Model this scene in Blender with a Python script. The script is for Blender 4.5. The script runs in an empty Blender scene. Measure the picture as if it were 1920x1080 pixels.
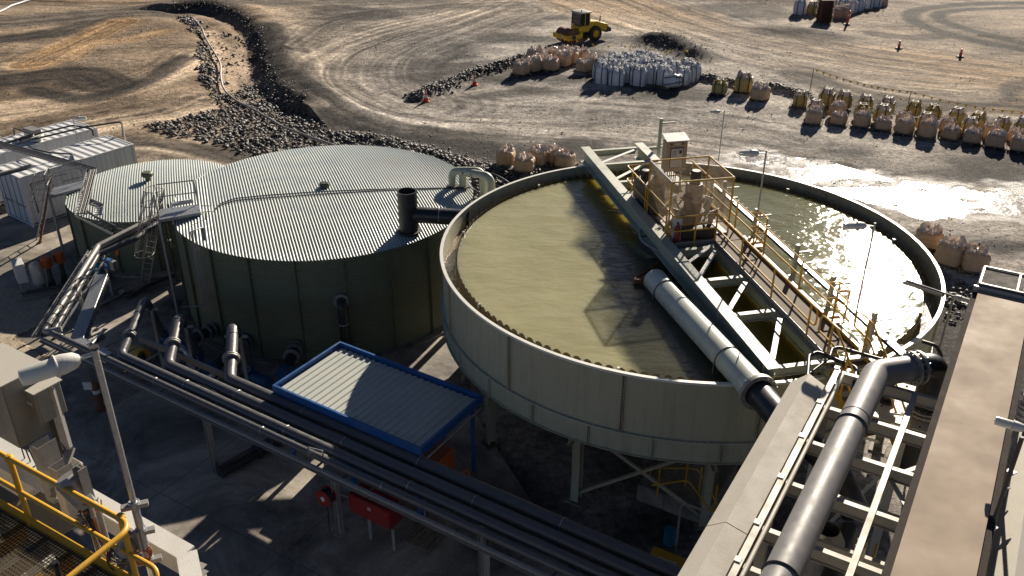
import bpy, bmesh, math, random
import numpy as np
from mathutils import Vector, Matrix
random.seed(7)
R=math.radians; PI=math.pi
S=bpy.context.scene; COL=S.collection
# ---------------- camera ----------------
CP=math.cos(0.495918801); SP=math.sin(0.495918801); CR=math.cos(0.00237201); SR=math.sin(0.00237201)
FW=Vector((0,CP,-SP)); _up=Vector((0,SP,CP)); _ri=Vector((1,0,0))
RI=CR*_ri+SR*_up; UP=-SR*_ri+CR*_up
HC=18.5; FPX=1693.8
cam_d=bpy.data.cameras.new('camera'); cam=bpy.data.objects.new('camera',cam_d); COL.objects.link(cam)
cam_d.sensor_width=36; cam_d.lens=FPX*36/1920; cam_d.clip_start=.05; cam_d.clip_end=6000
cam.matrix_world=Matrix(((RI.x,UP.x,-FW.x,0),(RI.y,UP.y,-FW.y,0),(RI.z,UP.z,-FW.z,HC),(0,0,0,1)))
S.camera=cam
# ---------------- light ----------------
SUN_AZ=R(24.5); SUN_EL=R(24)
W=bpy.data.worlds.new('World'); S.world=W; W.use_nodes=True
nt=W.node_tree; nt.nodes.clear()
sky=nt.nodes.new('ShaderNodeTexSky'); sky.sky_type='NISHITA'; sky.sun_disc=False
sky.sun_elevation=SUN_EL; sky.sun_rotation=SUN_AZ; sky.air_density=.32; sky.dust_density=.25; sky.ozone_density=1.0
bg=nt.nodes.new('ShaderNodeBackground'); bg.inputs[1].default_value=.05
wo=nt.nodes.new('ShaderNodeOutputWorld'); nt.links.new(sky.outputs[0],bg.inputs[0]); nt.links.new(bg.outputs[0],wo.inputs[0])
sd=bpy.data.lights.new('sun','SUN'); sd.energy=5; sd.angle=R(.5); sd.color=(1,.89,.74)
sun=bpy.data.objects.new('sun',sd); COL.objects.link(sun)
sdir=Vector((math.sin(SUN_AZ)*math.cos(SUN_EL),math.cos(SUN_AZ)*math.cos(SUN_EL),math.sin(SUN_EL)))
sun.rotation_euler=sdir.to_track_quat('Z','Y').to_euler(); sun.location=(0,0,60)
S.view_settings.view_transform='Standard'; S.view_settings.look='None'; S.view_settings.exposure=.8; S.view_settings.gamma=1
# ---------------- helpers ----------------
def P(px,py,z=0.0):
    d=RI*((px-960)/FPX)+UP*((540-py)/FPX)+FW
    t=(z-HC)/d.z; return Vector((d.x*t,d.y*t,z))
def PA(a,z=0.0):
    a=np.asarray(a,float); X=(a[:,0]-960)/FPX; Y=(540-a[:,1])/FPX
    d=np.outer(X,RI)+np.outer(Y,UP)+np.array(FW)[None]
    return d[:,:2]*((z-HC)/d[:,2])[:,None]
V=Vector
def az(a): a=R(a); return V((math.sin(a),math.cos(a),0))
ORG={}
def setp(o,label=None,cat=None,group=None,kind=None):
    if label: o['label']=label
    if cat: o['category']=cat
    if group: o['group']=group
    if kind: o['kind']=kind
    return o
def thing(name,label,cat,loc=(0,0,0),group=None,rz=0):
    o=bpy.data.objects.new(name,None); COL.objects.link(o); o.location=loc; o.rotation_euler=(0,0,rz)
    o.empty_display_size=.3; ORG[o.name]=V(loc); return setp(o,label,cat,group)
def copy_tree(o,parent=None):
    c=o.copy(); COL.objects.link(c); c.parent=parent
    for ch in o.children: copy_tree(ch,c)
    return c
class MB:
    def __init__(s): s.v=[]; s.f=[]
    def add(s,vs,fs):
        n=len(s.v); s.v.extend([tuple(x) for x in vs]); s.f.extend([tuple(i+n for i in f) for f in fs]); return s
    def hexa(s,c8): return s.add(c8,[(0,3,2,1),(4,5,6,7),(0,1,5,4),(1,2,6,5),(2,3,7,6),(3,0,4,7)])
    def box(s,c,size,ax=0.0):
        """ax = azimuth (deg) of local +y, clockwise from +y"""
        e=az(ax); r=V((e.y,-e.x,0)); c=V(c); x,y,z=size[0]/2,size[1]/2,size[2]/2
        return s.hexa([c+r*(a*x)+e*(b*y)+V((0,0,k*z)) for k in(-1,1) for a,b in((-1,-1),(1,-1),(1,1),(-1,1))])
    def bar(s,p,q,w,h,up=None):
        p=V(p);q=V(q); d=(q-p).normalized(); up=V(up) if up else (V((0,0,1)) if abs(d.z)<.95 else V((0,1,0)))
        a=d.cross(up).normalized(); b=a.cross(d)
        return s.hexa([k+a*(x*w/2)+b*(y*h/2) for k in(p,q) for x,y in((-1,-1),(1,-1),(1,1),(-1,1))])
    def ibeam(s,p,q,w,h,t=.012,tf=.016,up=None):
        p=V(p);q=V(q); d=(q-p).normalized(); up=V(up) if up else (V((0,0,1)) if abs(d.z)<.95 else V((0,1,0)))
        a=d.cross(up).normalized(); b=a.cross(d)
        for x0,x1,y0,y1 in((-w/2,w/2,h/2-tf,h/2),(-w/2,w/2,-h/2,-h/2+tf),(-t/2,t/2,-h/2+tf,h/2-tf)):
            s.hexa([k+a*x+b*y for k in(p,q) for x,y in((x0,y0),(x1,y0),(x1,y1),(x0,y1))])
        return s
    def chan(s,p,q,w,h,t=.012,side=1,up=None):
        p=V(p);q=V(q); d=(q-p).normalized(); up=V(up) if up else (V((0,0,1)) if abs(d.z)<.95 else V((0,1,0)))
        a=d.cross(up).normalized()*side; b=a.cross(d)*side
        for x0,x1,y0,y1 in((0,w,h/2-t,h/2),(0,w,-h/2,-h/2+t),(0,t,-h/2+t,h/2-t)):
            s.hexa([k+a*x+b*y for k in(p,q) for x,y in((x0,y0),(x1,y0),(x1,y1),(x0,y1))])
        return s
    def tube(s,pts,r,n=12,cap=True,closed=False):
        pts=[V(p) for p in pts]; m=len(pts); rr=r if hasattr(r,'__len__') else [r]*m
        base=len(s.v); pa=None
        for i,p in enumerate(pts):
            if closed: d=pts[(i+1)%m]-pts[i-1]
            else: d=(pts[min(i+1,m-1)]-pts[max(i-1,0)])
            d=d.normalized()
            if pa is None: a=d.cross(V((0,0,1)) if abs(d.z)<.9 else V((0,1,0))).normalized()
            else: a=(pa-d*pa.dot(d)).normalized()
            pa=a; b=d.cross(a)
            for k in range(n):
                t=2*PI*k/n; s.v.append(tuple(p+(a*math.cos(t)+b*math.sin(t))*rr[i]))
        L=m if closed else m-1
        for i in range(L):
            for k in range(n):
                j=(i+1)%m; s.f.append((base+i*n+k,base+i*n+(k+1)%n,base+j*n+(k+1)%n,base+j*n+k))
        if cap and not closed:
            s.f.append(tuple(base+k for k in reversed(range(n)))); s.f.append(tuple(base+(m-1)*n+k for k in range(n)))
        return s
    def cyl(s,p,q,r,n=20,r2=None): return s.tube([p,q],[r,r if r2 is None else r2],n)
    def lathe(s,prof,c=(0,0,0),n=32,axis=None,a0=0,a1=360,capends=False):
        """prof [(r,h)] about axis through c"""
        c=V(c); ax=V(axis).normalized() if axis else V((0,0,1))
        a=ax.cross(V((0,1,0)) if abs(ax.y)<.9 else V((1,0,0))).normalized(); b=ax.cross(a)
        full=abs(a1-a0)>=360; m=n if full else n+1; base=len(s.v)
        for i in range(m):
            t=R(a0+(a1-a0)*i/n)
            for r,h in prof: s.v.append(tuple(c+ax*h+(a*math.cos(t)+b*math.sin(t))*r))
        k=len(prof)
        for i in range(n):
            j=(i+1)%m
            for q in range(k-1): s.f.append((base+i*k+q,base+j*k+q,base+j*k+q+1,base+i*k+q+1))
        return s
    def torus(s,c,Rr,r,n=40,k=8,axis=None,a0=0,a1=360):
        prof=[(Rr+r*math.cos(2*PI*j/k),r*math.sin(2*PI*j/k)) for j in range(k+1)]
        return s.lathe(prof,c,n,axis,a0,a1)
    def prism(s,poly,z0,z1):
        n=len(poly); s.add([(x,y,z0) for x,y in poly]+[(x,y,z1) for x,y in poly],
          [tuple(reversed(range(n))),tuple(range(n,2*n))]+[(i,(i+1)%n,(i+1)%n+n,i+n) for i in range(n)]); return s
    def grid(s,vs,nu,nv,closeu=False):
        base=len(s.v); s.v.extend([tuple(x) for x in vs])
        for i in range(nu if closeu else nu-1):
            for j in range(nv-1):
                a=(i%nu)*nv+j; b=((i+1)%nu)*nv+j; s.f.append((base+a,base+b,base+b+1,base+a+1))
        return s
    def build(s,name,mat,parent=None,smooth=True,angle=35,bevel=0,label=None,cat=None,group=None,kind=None,uo=None):
        org=V((0,0,0))
        if parent is not None: org=ORG.get(parent.name,V((0,0,0)))
        elif uo is not None: org=V(uo)
        me=bpy.data.meshes.new(name); me.from_pydata([(x-org.x,y-org.y,z-org.z) for x,y,z in s.v],[],s.f)
        if bevel or True:
            bm=bmesh.new(); bm.from_mesh(me)
            bmesh.ops.recalc_face_normals(bm,faces=bm.faces)
            if bevel:
                ed=[e for e in bm.edges if len(e.link_faces)==2 and e.calc_face_angle(0)>R(40)]
                bmesh.ops.bevel(bm,geom=ed,offset=bevel,segments=1,affect='EDGES',clamp_overlap=True)
            bm.to_mesh(me); bm.free()
        if smooth:
            me.polygons.foreach_set('use_smooth',[True]*len(me.polygons)); me.set_sharp_from_angle(angle=R(angle))
        me.materials.append(mat)
        o=bpy.data.objects.new(name,me); COL.objects.link(o); ORG[o.name]=org
        if parent is not None: o.parent=parent
        elif uo is not None: o.location=uo
        return setp(o,label,cat,group,kind)
def bend(pts,r,n=7):
    """round the corners of a polyline"""
    pts=[V(p) for p in pts]; out=[pts[0]]
    for i in range(1,len(pts)-1):
        a,b,c=pts[i-1],pts[i],pts[i+1]; d1=(a-b);d2=(c-b); l1=d1.length;l2=d2.length; d1/=l1;d2/=l2
        ang=math.acos(max(-1,min(1,d1.dot(d2)))); t=min(r/max(math.tan(ang/2),.05),l1*.48,l2*.48)
        p0=b+d1*t;p2=b+d2*t
        for k in range(n+1):
            u=k/n; out.append(p0*(1-u)**2+b*2*u*(1-u)+p2*u*u)
    out.append(pts[-1]); return out
# ---------------- materials ----------------
MATS={}
def nodes(name):
    m=bpy.data.materials.new(name); m.use_nodes=True; t=m.node_tree; b=t.nodes['Principled BSDF']; return m,t,b
def N(t,typ,**k):
    n=t.nodes.new(typ)
    for a,v in k.items():
        if a=='ins':
            for i,x in v.items(): n.inputs[i].default_value=x
        else: setattr(n,a,v)
    return n
def paint(name,col,rough=.45,metal=0,var=.12,dirt=None,dirt_amt=.35,scale=3,bump=.02,spec=.5,streak=False,fine=60):
    """base colour with large-scale weathering, fine grain and uneven gloss"""
    m,t,b=nodes(name); L=t.links
    tc=N(t,'ShaderNodeTexCoord'); mp=N(t,'ShaderNodeMapping'); L.new(tc.outputs['Object'],mp.inputs[0])
    if streak: mp.inputs['Scale'].default_value=(3,3,.28)
    n1=N(t,'ShaderNodeTexNoise',ins={'Scale':scale,'Detail':6,'Roughness':.62}); L.new(mp.outputs[0],n1.inputs['Vector'])
    n2=N(t,'ShaderNodeTexNoise',ins={'Scale':fine,'Detail':3}); L.new(mp.outputs[0],n2.inputs['Vector'])
    mx=N(t,'ShaderNodeMix',data_type='RGBA'); d=dirt or tuple(c*.45 for c in col[:3])
    mx.inputs[6].default_value=(*col[:3],1); mx.inputs[7].default_value=(*d[:3],1)
    mr=N(t,'ShaderNodeMapRange',ins={1:.48,2:.78,3:0,4:dirt_amt}); L.new(n1.outputs[0],mr.inputs[0]); L.new(mr.outputs[0],mx.inputs[0])
    mx2=N(t,'ShaderNodeMix',data_type='RGBA',blend_type='MULTIPLY'); mx2.inputs[0].default_value=1
    mr2=N(t,'ShaderNodeMapRange',ins={1:.3,2:.7,3:1-var,4:1+var}); L.new(n2.outputs[0],mr2.inputs[0])
    L.new(mx.outputs[2],mx2.inputs[6]); L.new(mr2.outputs[0],mx2.inputs[7]); L.new(mx2.outputs[2],b.inputs['Base Color'])
    mr3=N(t,'ShaderNodeMapRange',ins={1:.3,2:.75,3:max(.03,rough-.1),4:min(1,rough+.18)}); L.new(n1.outputs[0],mr3.inputs[0]); L.new(mr3.outputs[0],b.inputs['Roughness'])
    b.inputs['Metallic'].default_value=metal; b.inputs['Specular IOR Level'].default_value=spec
    if bump:
        bp=N(t,'ShaderNodeBump',ins={'Strength':.35,'Distance':bump}); L.new(n2.outputs[0],bp.inputs['Height']); L.new(bp.outputs[0],b.inputs['Normal'])
    return m
M=dict(
 sage=paint('sage_paint',(.39,.385,.28),.45,dirt=(.20,.15,.09),dirt_amt=.5,scale=1.6,streak=True,bump=.004),
 sage_l=paint('pale_sage_paint',(.40,.42,.34),.45,dirt=(.25,.2,.14),dirt_amt=.35,scale=2,bump=.004),
 rim=paint('pale_rim',(.66,.66,.6),.4,dirt_amt=.2,bump=.003),
 cream=paint('cream_paint',(.50,.47,.40),.5,dirt=(.33,.27,.2),dirt_amt=.4,scale=1.5,bump=.003),
 white=paint('white_paint',(.62,.61,.57),.45,dirt=(.35,.3,.25),dirt_amt=.4,scale=2,bump=.003),
 cont=paint('container_white',(.68,.69,.69),.45,dirt=(.3,.22,.15),dirt_amt=.4,scale=1.5,streak=True,bump=.003),
 yellow=paint('safety_yellow',(.62,.34,.03),.4,dirt=(.25,.13,.03),dirt_amt=.35,scale=6,bump=.002),
 roller=paint('machine_yellow',(.62,.40,.02),.35,dirt=(.3,.22,.12),dirt_amt=.4,scale=3,bump=.003),
 galv=paint('galvanised_steel',(.42,.43,.44),.42,metal=.75,dirt=(.2,.19,.18),dirt_amt=.5,scale=9,bump=.002),
 galvd=paint('dull_galvanised',(.33,.32,.30),.5,metal=.4,dirt=(.16,.14,.12),dirt_amt=.5,scale=8,bump=.002),
 black=paint('black_polyethylene',(.022,.023,.027),.36,dirt=(.09,.08,.07),dirt_amt=.35,scale=3,bump=.0015),
 riser=paint('dusty_polyethylene',(.085,.084,.088),.36,dirt=(.13,.12,.11),dirt_amt=.5,scale=5,bump=.0015,spec=.6),
 greyp=paint('weathered_polyethylene',(.19,.183,.178),.48,dirt=(.26,.24,.22),dirt_amt=.5,scale=4,bump=.0015,streak=False,spec=.7),
 dark=paint('dark_steel',(.045,.042,.04),.5,dirt=(.12,.08,.05),dirt_amt=.5,scale=5),
 green=paint('dark_green_cladding',(.12,.135,.075),.5,dirt=(.09,.08,.05),dirt_amt=.4,scale=1.5,bump=.002),
 roof=paint('zinc_roof',(.45,.49,.455),.42,metal=.1,dirt=(.36,.33,.28),dirt_amt=.4,scale=.8,bump=.001),
 cream_roof=paint('cream_roof',(.45,.47,.43),.45,dirt=(.38,.34,.27),dirt_amt=.35,scale=1.2,bump=.001),
 blue=paint('blue_paint',(.012,.085,.27),.45,dirt=(.10,.10,.13),dirt_amt=.5,scale=3,bump=.002),
 bluev=paint('valve_blue',(.01,.06,.16),.4),
 red=paint('red_paint',(.26,.018,.018),.5,dirt=(.12,.02,.02),dirt_amt=.4,scale=3,bump=.002),
 orange=paint('orange_paint',(.50,.12,.03),.45,dirt=(.15,.05,.02),dirt_amt=.5),
 rust=paint('rusty_steel',(.16,.06,.03),.7,dirt=(.06,.035,.025),dirt_amt=.6,scale=6),
 conc=None, rubber=paint('rubber',(.02,.019,.018),.75,dirt=(.1,.08,.06),dirt_amt=.5),
 wood=paint('grey_timber',(.22,.17,.12),.8,dirt=(.1,.07,.05),dirt_amt=.6,scale=6),
 woodb=paint('brown_timber',(.14,.06,.03),.8,dirt=(.05,.03,.02),dirt_amt=.6,scale=6),
 tan=paint('tan_woven_bag',(.52,.36,.23),.6,dirt=(.36,.22,.13),dirt_amt=.45,scale=2.5,bump=.01,fine=25),
 buff=paint('buff_yellow_bag',(.44,.34,.13),.6,dirt=(.28,.21,.08),dirt_amt=.45,scale=2.5,bump=.01,fine=25),
 whiteb=paint('white_woven_bag',(.66,.68,.72),.5,dirt=(.4,.37,.33),dirt_amt=.3,scale=2.5,bump=.01,fine=25),
 liner=paint('torn_liner',(.62,.54,.48),.4,dirt=(.5,.27,.12),dirt_amt=.7,scale=5,bump=.01,fine=30),
 strap=paint('black_strap',(.02,.02,.025),.6),
 glass=None)
def glassm():
    m,t,b=nodes('cab_glass'); b.inputs['Base Color'].default_value=(.03,.035,.03,1); b.inputs['Roughness'].default_value=.05; b.inputs['Specular IOR Level'].default_value=.8; return m
M['glass']=glassm()
def clearm():
    m,t,b=nodes('lamp_lens'); b.inputs['Base Color'].default_value=(.78,.78,.70,1); b.inputs['Roughness'].default_value=.2
    b.inputs['Transmission Weight'].default_value=.25; return m
M['lens']=clearm()
def concm():
    m,t,b=nodes('concrete'); L=t.links; tc=N(t,'ShaderNodeTexCoord')
    n1=N(t,'ShaderNodeTexNoise',ins={'Scale':.28,'Detail':10,'Roughness':.72,'Distortion':.6}); n2=N(t,'ShaderNodeTexNoise',ins={'Scale':18,'Detail':5})
    for n in(n1,n2): L.new(tc.outputs['Object'],n.inputs['Vector'])
    cr=N(t,'ShaderNodeValToRGB'); e=cr.color_ramp.elements; e[0].position=.36; e[0].color=(.075,.065,.055,1); e[1].position=.62; e[1].color=(.45,.40,.33,1)
    x=e.new(.5); x.color=(.25,.22,.18,1); L.new(n1.outputs[0],cr.inputs[0])
    mx=N(t,'ShaderNodeMix',data_type='RGBA',blend_type='MULTIPLY'); mx.inputs[0].default_value=1
    mr=N(t,'ShaderNodeMapRange',ins={1:.3,2:.7,3:.8,4:1.15}); L.new(n2.outputs[0],mr.inputs[0]); L.new(cr.outputs[0],mx.inputs[6]); L.new(mr.outputs[0],mx.inputs[7])
    # saw-cut joints on the plant grid
    mp=N(t,'ShaderNodeMapping'); mp.inputs['Rotation'].default_value=(0,0,R(31)); L.new(tc.outputs['Object'],mp.inputs[0])
    sx=N(t,'ShaderNodeSeparateXYZ'); L.new(mp.outputs[0],sx.inputs[0]); prev=None
    for i,per in((0,5.0),(1,4.2)):
        f=N(t,'ShaderNodeMath',operation='PINGPONG'); f.inputs[1].default_value=per/2; L.new(sx.outputs[i],f.inputs[0])
        g=N(t,'ShaderNodeMath',operation='GREATER_THAN'); g.inputs[1].default_value=.018; L.new(f.outputs[0],g.inputs[0])
        if prev is None: prev=g
        else:
            h=N(t,'ShaderNodeMath',operation='MULTIPLY'); L.new(prev.outputs[0],h.inputs[0]); L.new(g.outputs[0],h.inputs[1]); prev=h
    mr2=N(t,'ShaderNodeMapRange',ins={1:0,2:1,3:.62,4:1}); L.new(prev.outputs[0],mr2.inputs[0])
    mx2=N(t,'ShaderNodeMix',data_type='RGBA',blend_type='MULTIPLY'); mx2.inputs[0].default_value=1
    L.new(mx.outputs[2],mx2.inputs[6]); L.new(mr2.outputs[0],mx2.inputs[7]); L.new(mx2.outputs[2],b.inputs['Base Color'])
    r3=N(t,'ShaderNodeMapRange',ins={1:.3,2:.6,3:.45,4:.85}); L.new(n1.outputs[0],r3.inputs[0]); L.new(r3.outputs[0],b.inputs['Roughness'])
    bp=N(t,'ShaderNodeBump',ins={'Strength':.4,'Distance':.01}); L.new(n2.outputs[0],bp.inputs['Height']); L.new(bp.outputs[0],b.inputs['Normal'])
    return m
M['conc']=concm()
# ---------------- ground ----------------
def _h(ix,iy,s):
    n=(ix*374761393+iy*668265263+s*1442695041)&0xffffffff
    n=((n^(n>>13))*1274126177)&0xffffffff
    return ((n^(n>>16))&0xffff)/65535.0
def vn(x,y,s=0):
    xi=np.floor(x).astype(np.int64); yi=np.floor(y).astype(np.int64); fx=x-xi; fy=y-yi
    fx=fx*fx*(3-2*fx); fy=fy*fy*(3-2*fy)
    return (_h(xi,yi,s)*(1-fx)+_h(xi+1,yi,s)*fx)*(1-fy)+(_h(xi,yi+1,s)*(1-fx)+_h(xi+1,yi+1,s)*fx)*fy
def fbm(x,y,o=4,s=0,g=.5):
    a=1;t=0;w=0
    for k in range(o): t=t+a*vn(x*2**k+17.3*k,y*2**k-9.1*k,s+k); w+=a; a*=g
    return t/w
def line_d(x,y,pts,lim):
    """distance, signed offset and length along a polyline for points near it"""
    pts=np.asarray(pts,float); d=np.full(x.shape,1e9); so=np.zeros(x.shape); al=np.zeros(x.shape); acc=0
    lo=pts.min(0)-lim; hi=pts.max(0)+lim
    m=np.nonzero((x>lo[0])&(x<hi[0])&(y>lo[1])&(y<hi[1]))[0]
    if not len(m): return m,d[m],so[m],al[m]
    xx=x[m];yy=y[m];dd=d[m];ss=so[m];aa=al[m]
    for a,b in zip(pts[:-1],pts[1:]):
        v=b-a;l=np.hypot(*v)+1e-9;u=v/l
        t=np.clip((xx-a[0])*u[0]+(yy-a[1])*u[1],0,l); ex=xx-a[0]-u[0]*t; ey=yy-a[1]-u[1]*t; e=np.hypot(ex,ey)
        q=e<dd; dd[q]=e[q]; ss[q]=(np.sign(u[0]*(yy-a[1])-u[1]*(xx-a[0]))*e)[q]; aa[q]=(acc+t)[q]; acc+=l
    k=dd<lim; return m[k],dd[k],ss[k],aa[k]
def smooth_line(px,n=4,z=0):
    p=PA(px,z)
    for _ in range(n if n<3 else 2):
        q=[p[0]]
        for a,b in zip(p[:-1],p[1:]): q+= [a*.75+b*.25,a*.25+b*.75]
        q.append(p[-1]); p=np.array(q)
    return p
def inpoly(x,y,poly):
    poly=np.asarray(poly); r=np.zeros(x.shape,bool); n=len(poly); j=n-1
    for i in range(n):
        xi,yi=poly[i];xj,yj=poly[j]
        c=((yi>y)!=(yj>y))&(x<(xj-xi)*(y-yi)/(yj-yi+1e-12)+xi); r^=c; j=i
    return r
SLAB=[tuple(p) for p in PA([(-500,452),(20,400),(150,345),(290,322),(500,330),(835,636),(868,700),(905,800),(1010,960),(1075,1079)])]
SLAB+=[(3.5,9),(3.5,-14),(-38,-14),(-42,30)]
DIRT=[tuple(p) for p in PA([(-500,585),(-60,545),(118,538),(96,575),(118,600),(30,634),(106,676),(60,760),(-100,900),(-600,1000)])]
bank=smooth_line([(338,14),(380,12),(430,22),(468,45),(488,85),(494,125),(512,160),(560,195)])
ditch=smooth_line([(335,24),(385,45),(425,75),(452,110),(448,150),(475,190),(560,228),(700,262),(860,305)])
berm1=smooth_line([(785,184),(840,160),(900,138),(960,122),(1000,112)]); berm2=smooth_line([(1296,147),(1340,152),(1400,166),(1450,168),(1510,182)])
berm3=smooth_line([(640,250),(740,268),(850,298),(935,322),(1000,322)])
mound1=smooth_line([(1225,80),(1262,86),(1300,104)]); mound2=smooth_line([(1452,60),(1500,66),(1545,70)]); mound3=smooth_line([(1330,-2),(1420,6),(1480,8)])
POOL=PA([(1385,288),(1440,287),(1540,298),(1600,316),(1680,338),(1760,343),(1850,350),(1990,368),(2100,392),(1900,394),(1800,402),(1740,413),(1690,405),(1600,372),(1500,344),(1400,312)])
poolc=smooth_line([(1420,299),(1500,316),(1600,342),(1700,368),(1800,372),(1950,378)])
def height(x,y):
    h=(fbm(x/9,y/9,3,5)-.5)*.35+(fbm(x/1.3,y/1.3,4,9)-.5)*.13
    far=np.clip((np.hypot(x,y)-60)/80,0,1); h=h+far*(fbm(x/30,y/30,3,2)-.5)*1.4
    def gl(line,w,a,side=0):
        m,d,so,al=line_d(x,y,line,w*3)
        h[m]+=a*np.exp(-((so-side)/w)**2)*(.8+.4*vn(al/1.3,al*0,3))
    gl(bank,2.2,.55,1.6); gl(bank,.9,-.55,-.9); gl(ditch,2.6,-.3)
    gl(berm1,.55,.45); gl(berm2,.45,.35); gl(berm3,.7,.35); gl(mound1,1.3,.95); gl(mound2,1.6,.45); gl(mound3,2,.8)
    # puddle hollow, kept shallow so its edge stays ragged
    m,d,so,al=line_d(x,y,poolc,9); k=np.exp(-(d/3.6)**2); h[m]=h[m]*(1-.55*k)-.075*k
    # the puddle bed lies just under the water level, its shore just over it
    m=np.nonzero((np.abs(x-21)<16)&(np.abs(y-45)<12))[0]
    if len(m):
        xx=x[m]+(fbm(x[m]/1.6,y[m]/1.6,4,301)-.5)*3.4; yy=y[m]+(fbm(x[m]/1.6,y[m]/1.6,4,302)-.5)*3.4
        ins=inpoly(xx,yy,POOL); isl=fbm(x[m]/1.5,y[m]/.7,4,303)>.60
        h[m]=np.where(ins&~isl,-.075,np.maximum(h[m]*.5,-.035)+.02*(vn(x[m]*2,y[m]*2,305)))
    # level plant yard
    e=np.hypot((x+6)/34,(y-22)/27); yk=np.clip((1.25-e)/.35,0,1)*(~((np.abs(x-21)<16)&(np.abs(y-45)<12))); h=h*(1-yk*.85)-.03*yk
    return h
TRACKS=[ # pixels on the ground, width m, colour, amount, streak
 ([(-200,60),(0,44),(200,27),(400,10),(700,-4),(1000,-10)],3.6,(.20,.175,.145),.75,.5),
 ([(-100,-10),(100,0),(300,2),(420,-6)],3,(.36,.25,.16),.5,.5),
 ([(1020,-20),(1120,10),(1240,50),(1400,98),(1560,135),(1720,158),(1880,170),(2050,176)],6.5,(.39,.285,.185),.85,.8),
 ([(1150,-20),(1300,40),(1450,80),(1650,105),(1800,125),(1960,150)],4.5,(.36,.25,.15),.75,.8),
 ([(1500,140),(1600,175),(1720,190),(1850,200),(2000,215)],3,(.20,.14,.085),.8,.8),
 ([(960,-10),(880,30),(720,62),(610,105),(590,160),(680,208),(840,236),(1050,246),(1300,268),(1500,300)],4.6,(.36,.30,.235),.7,.8),
 ([(980,20),(860,60),(730,110),(720,160),(800,196)],3.4,(.33,.275,.22),.6,.7),
 ([(500,60),(520,130),(575,190),(690,238),(840,270),(1000,285),(1080,270)],2.2,(.085,.078,.072),.8,.4),
 ([(640,235),(760,262),(860,280),(1000,300),(1100,280)],1.8,(.10,.09,.082),.75,.4),
 ([(1990,2),(1880,2),(1760,9),(1708,22),(1712,40),(1780,66),(1880,88),(1990,102)],1.15,(.045,.037,.03),.9,.2),
 ([(1990,14),(1870,14),(1785,18),(1752,28),(1772,44),(1850,68),(1990,98)],1.0,(.05,.042,.035),.9,.2),
 ([(1990,150),(1905,158),(1890,178),(1850,196),(1700,196),(1560,178)],1.3,(.15,.115,.085),.8,.4),
 ([(1600,150),(1700,172),(1830,185),(1860,178),(1800,165)],1.4,(.42,.35,.27),.6,.5),
 ([(800,196),(870,182),(960,170),(1060,168),(1200,190)],1.1,(.20,.175,.15),.5,.9),
 ([(560,95),(620,40),(760,20),(960,8)],2.6,(.19,.165,.14),.5,.7),
 ([(1000,205),(1200,215),(1400,235),(1500,262)],2.2,(.30,.265,.22),.55,.7),
 ([(265,282),(340,296),(420,318),(540,345)],2.4,(.44,.36,.28),.7,.5),
 ([(230,262),(320,270),(420,292),(500,318)],1.0,(.16,.14,.125),.6,.4),
 ([(100,255),(220,232),(330,212),(395,182)],2.6,(.56,.44,.32),.85,.5),
 ([(0,205),(120,190),(230,165),(330,130),(370,100)],2.8,(.54,.42,.30),.8,.7),
 ([(60,170),(160,190),(280,150),(345,110)],1.4,(.09,.08,.07),.75,.5),
 ([(-100,165),(40,150),(140,135),(200,160)],3.2,(.09,.078,.068),.8,.4),
 ([(-100,80),(60,70),(180,45)],2.6,(.09,.08,.07),.75,.5),
 ([(60,120),(130,90),(190,60),(230,40)],2.4,(.46,.29,.14),.8,.7),
 ([(120,110),(170,80),(240,75),(300,60)],1.6,(.46,.30,.16),.75,.8),
 ([(-60,120),(60,108),(120,110)],1.6,(.38,.27,.17),.5,.7),
 ([(395,55),(415,90),(430,125),(428,165)],1.0,(.55,.42,.30),.85,.2),
 ([(440,95),(462,120),(440,135)],.7,(.50,.38,.28),.8,.1),
 ([(505,150),(560,190),(600,205)],.9,(.45,.37,.30),.6,.2),
 ([(1000,98),(940,114),(860,128),(780,134),(700,128)],1.0,(.17,.15,.13),.35,.9),
 ([(780,200),(840,186),(900,170),(960,158)],.9,(.42,.34,.26),.55,.5),
 ([(1390,318),(1450,300),(1560,322)],2.2,(.30,.24,.20),.6,.3),
 ([(1640,66),(1700,74),(1780,68)],1.4,(.11,.09,.075),.6,.3),
]
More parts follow.
